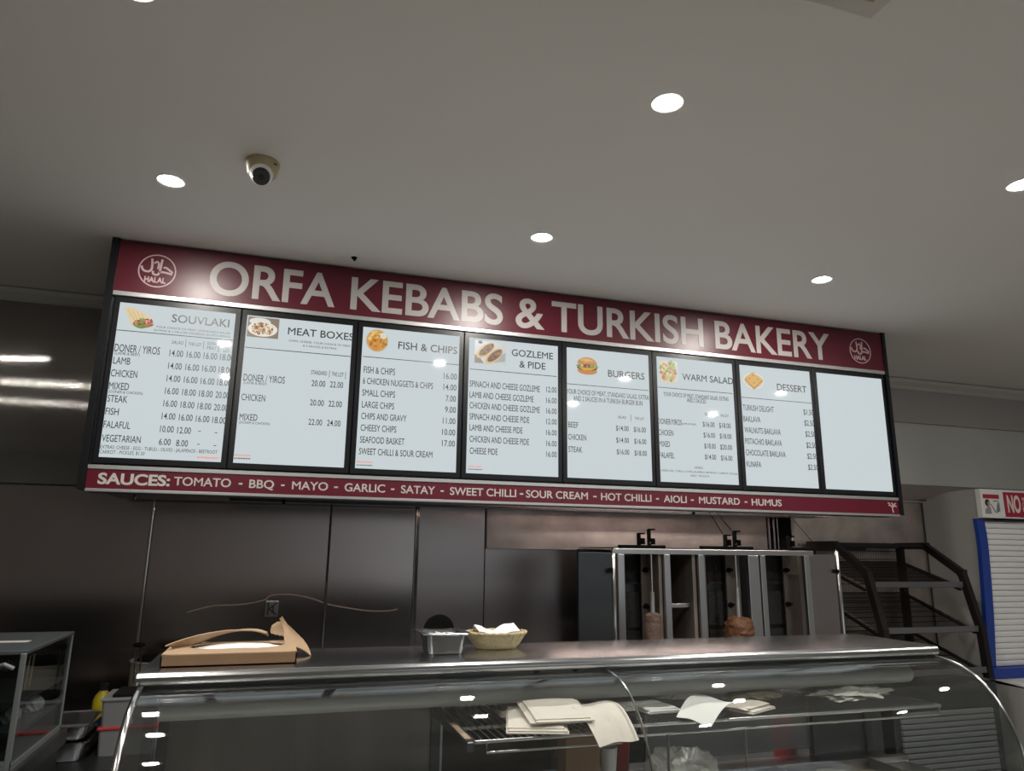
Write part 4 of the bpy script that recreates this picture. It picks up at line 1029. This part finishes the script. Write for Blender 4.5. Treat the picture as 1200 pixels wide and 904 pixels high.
for k in range(16):
    c = Vector((rnd.uniform(1.172, 1.245), rnd.uniform(-1.01, -.92), rnd.uniform(1.292, 1.313))); d = Vector((rnd.uniform(-1, 1), rnd.uniform(-1, 1), rnd.uniform(-.3, .3))).normalized()
    bar(bm, c-d*.012, c+d*.012, .008, .002, (rnd.random(), .3, 1))
box(bm, 1.162, 1.254, -1.018, -.914, 1.258, 1.290)
obj('paper_sachets', bm, 'paper', t)
t = tag(obj('round_black_tray', tube(B(), [(1.222, -.842, 1.3005), (1.222, -.834, 1.3015)], [.050, .050], 40), 'matte_black', smooth=50), 'round black tray standing on edge behind the small steel pan', 'tray')

t = thing('wicker_basket', 'shallow oval wicker basket holding a white napkin', 'basket', loc=(1.395, -.90, 1.25))
bm = B(); bx, by = 1.396, -.905
nW, nR = 60, 12
rings = []
for j in range(nR+1):
    s = j/nR; ex = .060+.036*s**.8; ey = .042+.030*s**.8; z = 1.2505+.047*s
    ring = []
    for k in range(nW):
        a = k*2*math.pi/nW; b_ = .0016*math.sin(k*math.pi/2+(j % 2)*math.pi)
        ring.append(bm.verts.new((bx+(ex+b_)*math.cos(a), by+(ey+b_)*math.sin(a), z)))
    rings.append(ring)
for a, b in zip(rings, rings[1:]):
    for k in range(nW): bm.faces.new((a[k], a[(k+1) % nW], b[(k+1) % nW], b[k]))
bm.faces.new(rings[0][::-1])
thick(obj('woven_bowl', bm, 'wicker', t, True), .003, 0)
bm = B(); tube(bm, [(bx+.098*math.cos(a), by+.073*math.sin(a), 1.299+.0015*math.sin(a*26)) for a in [k*2*math.pi/64 for k in range(64)]], .0042, 8, close=True)
for k in range(20):
    a = k*2*math.pi/20+.1; tube(bm, [(bx+.062*math.cos(a), by+.044*math.sin(a), 1.252), (bx+.099*math.cos(a), by+.0745*math.sin(a), 1.298)], .0026, 6)
obj('rim_and_stakes', bm, 'wicker', t, True)
n_ = B()
def nap(u, v):
    x = 1.335+.135*u; y = -.925+.08*v
    z = 1.283+.040*abs(u-.45)**1.0*1.1+.020*v*(1 if u > .4 else .8)-.012*(v > .9)+.004*math.sin(u*11)
    return (x, y, min(z, 1.335))
sheet(n_, nap, 16, 8, .0016)
sheet(n_, lambda u, v: (1.345+.10*u, -.95+.07*v, 1.277+.022*v+.006*math.sin(u*6)), 10, 6, .0016)
obj('napkin', n_, 'paper', t, True)

# ------------------------------------------------------------------ kebab grill against the back wall
tag(obj('work_bench', box(box(box(B(), 1.95, 3.98, .15, .86, .86, .90, .004), 2.0, 3.93, .20, .84, .05, .86), 2.05, 3.88, .24, .82, 0, .05), 'steel_dark'), 'dark steel bench carrying the kebab grill behind the display case', 'bench')
t = thing('kebab_grill', 'three station upright kebab grill of steel posts behind the worktop', 'kebab grill', loc=(2.98, .45, .90))
bm = B(); box(bm, 2.36, 3.80, .22, .78, .90, .96, .004); obj('drip_base', bm, 'steel', t)
bm = B(); box(bm, 2.36, 3.60, .235, .265, 1.546, 1.574, .003); obj('top_rail', bm, 'steel', t)
bm = B(); box(bm, 2.36, 3.80, .70, .72, .96, 1.57); box(bm, 2.36, 3.62, .26, .70, 1.575, 1.580); obj('back_plate', bm, 'steel_dark', t)
for a, b in ((2.384, 2.422), (2.652, 2.688), (2.858, 2.892), (3.168, 3.236), (3.246, 3.279), (3.536, 3.573)):
    bm = B(); box(bm, a, b, .238, .262, .96, 1.546, .003); obj('post', bm, 'steel', t)
for a, b in ((2.832, 2.852), (2.898, 2.912), (2.630, 2.648)):
    bm = B(); box(bm, a, b, .262, .68, .96, 1.546); obj('side_sheet', bm, 'grill_panel', t)
bm = B(); tube(bm, [(2.364, .25, .96), (2.364, .25, 1.565), (2.364, .25, 1.578)], [.0125, .0125, .006], 14); obj('round_post', bm, 'chrome', t, True)
for a, b in ((2.500, 2.622), (3.028, 3.160), (3.415, 3.553)):
    bm = B(); box(bm, a, b, .455, .50, .96, 1.56, .004); f = obj('burner', bm, 'steel_dark', t)
    bm = B()
    for z0, z1 in ((1.385, 1.535), (1.16, 1.345), (.98, 1.14)): box(bm, a+.012, b-.012, .449, .456, z0, z1, .003)
    obj('burner_mesh', bm, 'burner', f)
for a, b, c in ((2.598, 2.640, 2.712), (3.130, 3.158, 3.235), (3.514, 3.538, 3.640)):
    bm = B(); box(bm, a, b, .395, .41, .96, 1.55, .002); s_ = obj('control_strip', bm, 'grill_panel', t)
    for z in (1.463, 1.275, 1.09):
        bm = B(); tube(bm, [((a+b)/2, .395, z), ((a+b)/2, .375, z), ((a+b)/2, .365, z)], [.014, .012, .006], 14); tube(bm, [((a+b)/2-.022, .383, z-.003), ((a+b)/2+.022, .383, z+.003)], .005, 8); obj('knob', bm, 'matte_black', s_, True)
    bm = B(); bar(bm, (b+.004, .40, 1.255), (b+.004, .40, 1.256), .001, .001); box(bm, b+.004, c, .42, .43, .96, 1.55, .002); obj('reflector', bm, 'grill_panel', t)
bm = B(); box(bm, 2.70, 2.83, .30, .33, 1.272, 1.292, .002); obj('cross_bar', bm, 'steel', t)
for a, b, c in ((2.400, 2.662, 2.560), (2.885, 3.205, 3.086), (3.45, 3.64, 3.50)):
    bm = B(); box(bm, a, b, .235, .27, 1.576, 1.592, .002); br_ = obj('motor_bracket', bm, 'matte_black', t)
    bm = B()
    for k, (dx, h) in enumerate(((-.042, .062), (.018, .084))):
        if c > 3.4 and k: continue
        x = c+dx
        box(bm, x-.004, x+.004, .245, .275, 1.59, 1.59+h); box(bm, x, x+.030, .245, .275, 1.586+h, 1.594+h); box(bm, x+.006, x+.028, .242, .28, 1.596, 1.628, .003)
    obj('motor', bm, 'matte_black', br_)
    bm = B(); tube(bm, [(c+.012, .245, 1.600), (c+.016, .24, 1.612)], .006, 8); obj('chuck', bm, 'chrome', br_, True)
bm = B(); tube(bm, [(3.03, .26, 1.66), (3.03, .40, 1.80)], .0025, 6); tube(bm, [(3.085, .26, 1.68), (3.075, .40, 1.80)], .0025, 6); tube(bm, [(3.66, .28, 1.60), (3.655, .5, 1.80)], .002, 6); obj('power_cord', bm, 'matte_black', t, True)
bm = B(); box(bm, 2.165, 2.350, .246, .254, .96, 1.552, .002); box(bm, 2.165, 2.172, .240, .258, .96, 1.554); lw = obj('left_wing', bm, 'wing', t)
bm = B(); box(bm, 2.338, 2.352, .235, .262, 1.455, 1.475); tube(bm, [(2.338, .24, 1.462), (2.328, .225, 1.462)], .012, 10); obj('wing_catch', bm, 'matte_black', lw, True)
bm = B(); box(bm, 3.578, 3.752, .247, .253, .96, 1.555); rw = obj('right_wing', bm, 'steel_wall', t)
bm = B(); tube(bm, [(3.772, .25, .96), (3.772, .25, 1.566), (3.772, .25, 1.578)], [.0125, .0125, .006], 14); obj('wing_post', bm, 'chrome', rw, True)
bm = B(); tube(bm, [(3.758, .24, 1.462), (3.74, .225, 1.462)], .012, 10); obj('wing_catch', bm, 'matte_black', rw, True)
def meat(bm, cx, cy, prof, seed, amp):
    rnd = random.Random(seed); n = 40
    ph = [rnd.uniform(0, 6) for _ in range(6)]; rings = []
    L = []
    for (r0, z0), (r1, z1) in zip(prof, prof[1:]):
        for k in range(6): L.append((r0+(r1-r0)*k/6, z0+(z1-z0)*k/6))
    L.append(prof[-1])
    for r, z in L:
        rings.append([])
        for k in range(n):
            a = k*2*math.pi/n
            q = r*(1+amp*(math.sin(a*3+z*60+ph[0])*.4+math.sin(a*7-z*130+ph[1])*.35+math.sin(z*210+ph[2]+a)*.45))
            rings[-1].append(bm.verts.new((cx+q*math.cos(a), cy+q*math.sin(a), z+.004*math.sin(a*4+ph[3]))))
    for a, b in zip(rings, rings[1:]):
        for k in range(n): bm.faces.new((a[k], a[(k+1) % n], b[(k+1) % n], b[k]))
    bm.faces.new(rings[0][::-1]); bm.faces.new(rings[-1]); return bm
for cx, lb, prof, m_, zt, amp in ((2.581, 'thin kebab spit with a narrow pale meat stub, left station of the grill', [(.036, .985), (.043, 1.05), (.043, 1.19), (.040, 1.240), (.014, 1.250)], 'meat_pale', 1.355, .05),
                                  (3.094, 'kebab spit with a wide rounded orange brown meat cone, middle station of the grill', [(.05, .985), (.072, 1.06), (.079, 1.14), (.074, 1.19), (.056, 1.217), (.018, 1.224)], 'meat', 1.375, .07)):
    s_ = thing('kebab_spit', lb, 'kebab spit', 'meat spits on the kebab grill', (cx, .25, .965))
    bm = B(); tube(bm, [(cx, .25, .962), (cx, .25, 1.574)], .0055, 10); obj('rod', bm, 'chrome', s_, True)
    bm = B(); tube(bm, [(cx, .25, prof[-1][1]-.005), (cx, .25, zt)], .0115, 12); obj('sleeve', bm, 'alu', s_, True)
    obj('meat_cone', meat(B(), cx, .25, prof, int(cx*100), amp), m_, s_, True)

# ------------------------------------------------------------------ bread rack on a roller shutter cabinet
RX0, RX1 = 4.065, 4.80
t = thing('shutter_cabinet', 'grey low cabinet with a roller shutter front under the black bread rack', 'cabinet', loc=(4.43, .54, 0))
bm = B(); box(bm, RX0-.02, RX1+.03, .235, .86, 0, .832, .004); obj('cabinet_body', bm, 'steel_dark', t)
bm = B()
for k in range(22): box(bm, RX0+.02, RX1-.04, .212, .234, .04+k*.030, .066+k*.030, .006, 2)
obj('roller_shutter', bm, 'tub', t)
t = thing('bread_rack', 'tall black stepped bread rack with sloping wire shelves beside the fridge', 'rack', loc=(4.43, .5, .835))
sp = [(.81, .85), (.81, 1.618), (.60, 1.618), (.345, 1.452), (.262, 1.12), (.252, .85)]
for x in (RX0, RX1):
    bm = B()
    for a, b in zip(sp, sp[1:]): bar(bm, (x, a[0], a[1]), (x, b[0], b[1]), .042, .036, (1, 0, 0))
    for y, z in sp[1:-1]: box(bm, x-.020, x+.020, y-.021, y+.021, z-.021, z+.021)
    f = obj('side_frame', bm, 'rack', t)
    bm = B()
    for (y0, z0), (y1, z1) in (((.80, 1.505), (.37, 1.350)), ((.80, 1.298), (.30, 1.10)), ((.80, 1.063), (.27, .87))): bar(bm, (x, y0, z0), (x, y1, z1), .012, .022, (1, 0, 0))
    obj('shelf_arm', bm, 'rack', f)
bm = B(); bar(bm, (RX0, .81, 1.618), (RX1, .81, 1.618), .03, .035); bar(bm, (RX0, .60, 1.618), (RX1, .60, 1.618), .018, .018); box(bm, RX0+.06, RX0+.44, .80, .826, 1.585, 1.628); obj('top_bar', bm, 'rack', t)
for (y0, z0), (y1, z1) in (((.79, 1.515), (.345, 1.370)), ((.79, 1.310), (.275, 1.115)), ((.79, 1.075), (.255, .885))):
    bm = B()
    for k in range(1, 60): x = RX0+(RX1-RX0)*k/60; tube(bm, [(x, y0, z0), (x, y1, z1)], .0017, 4)
    for k in range(9): q = k/8; tube(bm, [(RX0, y0+(y1-y0)*q, z0+(z1-z0)*q-.003), (RX1, y0+(y1-y0)*q, z0+(z1-z0)*q-.003)], .0025, 5)
    s_ = obj('wire_tray', bm, 'rack', t)
    bm = B(); box(bm, RX0+.012, RX1-.012, y1-.012, y1-.004, z1-.004, z1+.030, .002, 1); obj('price_rail', bm, 'rail', s_)
bm = B()
for k in range(1, 48): x = RX0+(RX1-RX0)*k/48; tube(bm, [(x, .812, .86), (x, .812, 1.60)], .0017, 4)
for k in range(14): z = .88+k*.054; tube(bm, [(RX0, .809, z), (RX1, .809, z)], .0022, 5)
obj('back_mesh', bm, 'rack', t)

# ------------------------------------------------------------------ fridge with its night blind down
FX0, FX1 = 5.10, 7.0
t = thing('open_front_fridge', 'white open front fridge with blue frame and its roller blind pulled down', 'fridge', loc=(6.0, .55, 0))
side = [(.86, 0), (.86, 1.930), (.82, 1.940), (.735, 1.968), (.645, 1.985), (.52, 1.992), (.405, 1.988), (.405, 1.800), (.452, 1.798), (.446, 1.66), (.452, 1.51), (.472, 1.20), (.505, .86), (.505, .795), (.19, .775), (.19, 0)]
bm = B(); prism(bm, side, 'x', FX0, FX0+.035); obj('side_panel', bm, 'offwhite', t)
bm = B(); prism(bm, side, 'x', FX1-.035, FX1); obj('side_panel', bm, 'offwhite', t)
bm = B(); box(bm, FX0+.03, FX1-.03, .80, .855, .70, 1.93); box(bm, FX0+.03, FX1-.03, .43, .85, 1.925, 1.955); box(bm, FX0+.03, FX1-.03, .52, .85, .74, .79); obj('inner_shell', bm, 'offwhite', t)
bm = B(); box(bm, FX0-.006, FX1, .392, .43, 1.803, 1.990, .003); hd = obj('header_panel', bm, 'white', t)
bm = B(); box(bm, 5.292, 5.80, .3895, .392, 1.812, 1.975); ns = obj('header_notice', bm, 'notice_red', hd)
bm = B(); write(bm, 'NO', 5.318, 1.898, .105, .118, .3892, .035)
for k, s in enumerate(('W', 'O', 'E')): write(bm, s, 5.452, 1.932-k*.034, .026, .022, .3892, .02)
face_front(bm, .0006); obj('notice_lettering', bm, 'pale_pink', ns, recalc=False)
pz, px_ = 1.828, 5.112
picture('printed_picture', [('#d9d9d6', [(px_, pz), (px_+.142, pz), (px_+.142, pz+.128), (px_, pz+.128)]), ('#a8243c', [(px_, pz+.100), (px_+.142, pz+.100), (px_+.142, pz+.128), (px_, pz+.128)]),
                            ('#8c8c8c', [(px_+.005, pz), (px_+.062, pz), (px_+.058, pz+.045), (px_+.04, pz+.05), (px_+.01, pz+.03)]), ('#2c2a2a', ell(px_+.034, pz+.072, .022, .024, 16)), ('#a08878', ell(px_+.044, pz+.066, .012, .016, 14)),
                            ('#454545', [(px_+.060, pz+.062), (px_+.066, pz+.064), (px_+.10, pz+.012), (px_+.092, pz+.010)]), ('#6e7f8a', [(px_+.10, pz+.005), (px_+.138, pz+.02), (px_+.138, pz+.08), (px_+.118, pz+.07)]), ('#555555', [(px_+.085, pz+.082), (px_+.136, pz+.082), (px_+.136, pz+.088), (px_+.085, pz+.088)])], hd, 'pic_print', .3915)
fe = [(.452, 1.798), (.446, 1.66), (.452, 1.51), (.472, 1.20), (.505, .86), (.505, .80)]
fe = [tuple(p) for p in smooth_path([Vector(p) for p in fe], 4)]
for x0, x1 in ((FX0-.012, FX0+.055), (FX1-.055, FX1+.012)):
    bm = B(); prism(bm, [(y-.014, z) for y, z in fe]+[(y+.014, z) for y, z in reversed(fe)], 'x', x0, x1); obj('blue_upright', bm, 'blue', t, 30)
bm = B(); box(bm, FX0-.012, FX1+.012, .455, .53, .800, .862, .006); obj('blue_sill', bm, 'blue', t)
bm = B(); tube(bm, [(5.36, .452, .842), (5.43, .444, .844), (5.50, .452, .842)], .005, 8); obj('blind_pull', bm, 'chrome', t, True)
bm = B(); z = .862
def yb(z):
    for (ya, za), (yc, zc) in zip(fe, fe[1:]):
        if zc <= z <= za: return ya+(yc-ya)*(za-z)/(za-zc)
    return fe[-1][0]
while z < 1.79:
    z2 = min(z+.0365, 1.798); y0, y1 = yb(z)+.004, yb(z2)+.004
    P = [(y0+.006, z+.001), (y0-.001, z+.006), ((y0+y1)/2-.004, (z+z2)/2), (y1-.001, z2-.006), (y1+.006, z2-.001), (y1+.012, z2-.001), (y0+.012, z+.001)]
    prism(bm, P, 'x', FX0+.05, FX1-.05); z = z2
obj('roller_blind', bm, 'blind', t, 30)
bm = B(); box(bm, FX0, FX1, .17, .505, .770, .798, .004); obj('front_ledge', bm, 'white', t)
bm = B(); box(bm, FX0, FX1, .186, .195, .52, .768)
for k in range(6): box(bm, FX0+.02, FX1-.02, .180, .188, .55+k*.034, .574+k*.034, .003)
obj('front_grille', bm, 'white', t)
bm = B(); box(bm, FX0-.02, FX0+.24, .10, .178, .705, .742, .004); obj('bumper', bm, 'steel_dark', t)
bm = B(); box(bm, FX0, FX1, .178, .195, .02, .515, .004); obj('kick_panel', bm, 'blue', t)

# ------------------------------------------------------------------ left end: bench, glass cabinet, tubs
tag(obj('kitchen_bench', box(box(box(B(), -1.2, .36, .0, .86, .71, .745, .004), -1.15, .32, .04, .84, .06, .71), -1.1, .28, .08, .80, 0, .06), 'steel_dark'), 'low dark steel bench at far left holding pans and tubs', 'bench')
tag(obj('cabinet_stand', box(box(B(), -1.3, .035, -.66, -.06, .86, .915, .004), -1.26, .02, -.63, -.09, 0, .86), 'steel_dark'), 'steel stand carrying the glass cabinet at the left edge', 'stand')
t = thing('glass_cabinet', 'bench top glass display cabinet cut off by the left edge of the photo', 'display cabinet', loc=(-.5, -.35, .915))
bm = B(); box(bm, -1.1, .022, -.635, -.095, 1.236, 1.248, .002, 1); obj('roof_glass', bm, 'cab_roof', t)
bm = B(); box(bm, -.16, -.04, -.42, -.37, 1.2482, 1.2488); obj('roof_sticker', bm, 'vinyl', t)
bm = B(); box(bm, -1.1, .016, -.630, -.625, .93, 1.236); obj('front_pane', bm, 'glass_dark', t)
bm = B(); box(bm, .012, .017, -.624, -.104, .93, 1.236); obj('side_pane', bm, 'glass_side', t)
bm = B(); box(bm, -1.1, .010, -.105, -.100, .93, 1.236); obj('rear_pane', bm, 'glass_dark', t)
for x, y in ((.012, -.632), (.012, -.100)):
    bm = B(); box(bm, x-.007, x+.008, y-.006, y+.007, .915, 1.24, .002, 1); obj('corner_strip', bm, 'cab_edge', t)
bm = B(); box(bm, -1.1, .02, -.637, -.095, .915, .932); box(bm, -1.1, .02, -.637, -.62, .93, .945); obj('cabinet_base', bm, 'cab_edge', t)
for z in (1.09, 1.005):
    bm = B(); box(bm, -1.08, .008, -.60, -.12, z, z+.006); box(bm, -1.08, .010, -.605, -.598, z-.004, z+.010); box(bm, .004, .010, -.60, -.12, z-.004, z+.010); obj('inner_shelf', bm, 'cab_shelf', t)
bm = B(); tube(bm, [(-.035, -.60, 1.19), (-.055, -.636, 1.205), (-.03, -.648, 1.212), (-.008, -.636, 1.198)], .006, 8); obj('door_handle', bm, 'tub', t, True)
bm = B()
for dy in (0, .05): tube(bm, [(-.03, -.36-dy*.9, 1.205), (-.03, -.37-dy*.9, 1.105)], .004, 6)
obj('hanging_rods', bm, 'cream', t, True)
lump('white_parcel', 'left white wrapped parcel on the lower shelf inside the glass cabinet', 'parcel', -.06, -.42, 1.012, .030, .05, .030, 'paper', 0, 41, .2)['group'] = 'white parcels in the glass cabinet'
lump('white_parcel', 'right white wrapped parcel on the lower shelf inside the glass cabinet', 'parcel', -.04, -.26, 1.012, .032, .05, .030, 'paper', 0, 43, .2)['group'] = 'white parcels in the glass cabinet'
def gastro(label, x0, x1, y0, y1, z0, h):
    bm = B()
    r = [rr_ring(bm, x0+.020, x1-.020, y0+.020, y1-.020, .02, z0), rr_ring(bm, x0+.012, x1-.012, y0+.012, y1-.012, .025, z0+.012), rr_ring(bm, x0+.004, x1-.004, y0+.004, y1-.004, .025, z0+h-.008), rr_ring(bm, x0-.010, x1+.010, y0-.010, y1+.010, .03, z0+h-.004), rr_ring(bm, x0-.010, x1+.010, y0-.010, y1+.010, .03, z0+h), rr_ring(bm, x0+.006, x1-.006, y0+.006, y1-.006, .025, z0+h-.003), rr_ring(bm, x0+.020, x1-.020, y0+.020, y1-.020, .02, z0+.008)]
    for a, b in zip(r, r[1:]):
        for k in range(len(a)): bm.faces.new((a[k], a[(k+1) % len(a)], b[(k+1) % len(a)], b[k]))
    bm.faces.new(r[0][::-1]); bm.faces.new(r[-1])
    return tag(obj('gastronorm_pan', bm, 'counter', smooth=40), label, 'pan', 'steel pans on the left bench')
gastro('steel pan on the left bench, lower of the two stacked', -.27, .062, .13, .42, .7455, .075)
gastro('steel pan on the left bench, stacked on top of another', -.27, .066, .12, .42, .8235, .055)
def tub(label, x0, x1, y0, y1, z0, z1, lid):
    s_ = thing('lidded_tub', label, 'tub', 'grey plastic tubs on the left bench', ((x0+x1)/2, (y0+y1)/2, z0))
    bm = B(); r = [rr_ring(bm, x0+.006, x1-.006, y0+.006, y1-.006, .012, z0), rr_ring(bm, x0, x1, y0, y1, .014, z1)]
    for k in range(len(r[0])): bm.faces.new((r[0][k], r[0][(k+1) % len(r[0])], r[1][(k+1) % len(r[0])], r[1][k]))
    bm.faces.new(r[0][::-1]); bm.faces.new(r[1]); obj('tub_body', bm, 'tub', s_, 40)
    bm = B(); box(bm, x0-.004, x1+.004, y0-.004, y1+.004, z1-.001, z1+.009, .003); obj('tub_lid', bm, lid, s_)
tub('grey tub with a red lid beside the display case, lower of two stacked', .088, .30, .20, .42, .7455, .843, 'red_plastic')
tub('grey tub stacked on the red lid beside the display case', .088, .30, .20, .42, .8525, .950, 'tub')
tag(obj('black_tray', box(B(), .12, .32, .22, .40, .9597, .972, .004), 'matte_black'), 'black plastic tray lying on the upper grey tub', 'tray')
t = thing('yellow_bottle', 'yellow plastic bottle with dark cap and blue label on the left bench', 'bottle', loc=(.036, .50, .7455))
bm = B(); lathe(bm, [(.034, .7455), (.037, .752), (.037, .905), (.030, .925), (.017, .940), (.016, .948)], .036, .50, 28); obj('bottle_body', bm, 'yellow', t, True)
bm = B(); lathe(bm, [(.0172, .944), (.0172, .968), (.012, .972)], .036, .50, 20); obj('bottle_cap', bm, 'black', t, True)
bm = B(); lathe(bm, [(.0375, .80), (.0378, .805), (.0378, .868), (.0375, .872)], .036, .50, 28, cap=False); obj('bottle_label', bm, 'label_blue', t, True)
t = thing('stock_pot', 'beige stock pot behind the grey tubs at the left end of the worktop', 'pot', loc=(.235, .62, .7455))
bm = B(); lathe(bm, [(.118, .7455), (.122, .755), (.122, 1.040), (.128, 1.044), (.128, 1.050), (.118, 1.050), (.116, .77)], .235, .62, 40); obj('pot_body', bm, 'pot', t, 40)
bm = B(); lathe(bm, [(.124, 1.0505), (.10, 1.068), (.03, 1.078), (.0, 1.080)], .255, .635, 40, cap=False); obj('pot_lid', bm, 'matte_black', t, True)
t = thing('tongs', 'pair of steel tongs with a black grip standing behind the grey tubs', 'tongs', loc=(.15, .46, .7455))
bm = B(); tube(bm, [(.165, .46, .7455), (.152, .46, 1.125)], .0045, 8); tube(bm, [(.188, .46, .7455), (.172, .46, 1.125)], .0045, 8); box(bm, .152, .176, .455, .465, 1.055, 1.060); obj('arms', bm, 'chrome', t, True)
bm = B(); bmesh.ops.create_uvsphere(bm, u_segments=20, v_segments=12, radius=1)
for v in bm.verts: v.co = Vector((.161+v.co.x*.026, .46+v.co.y*.013, 1.132+v.co.z*.011))
obj('grip', bm, 'matte_black', t, True)

for d_ in (_font_obj,): bpy.data.objects.remove(d_)
bpy.data.curves.remove(_font_curve)
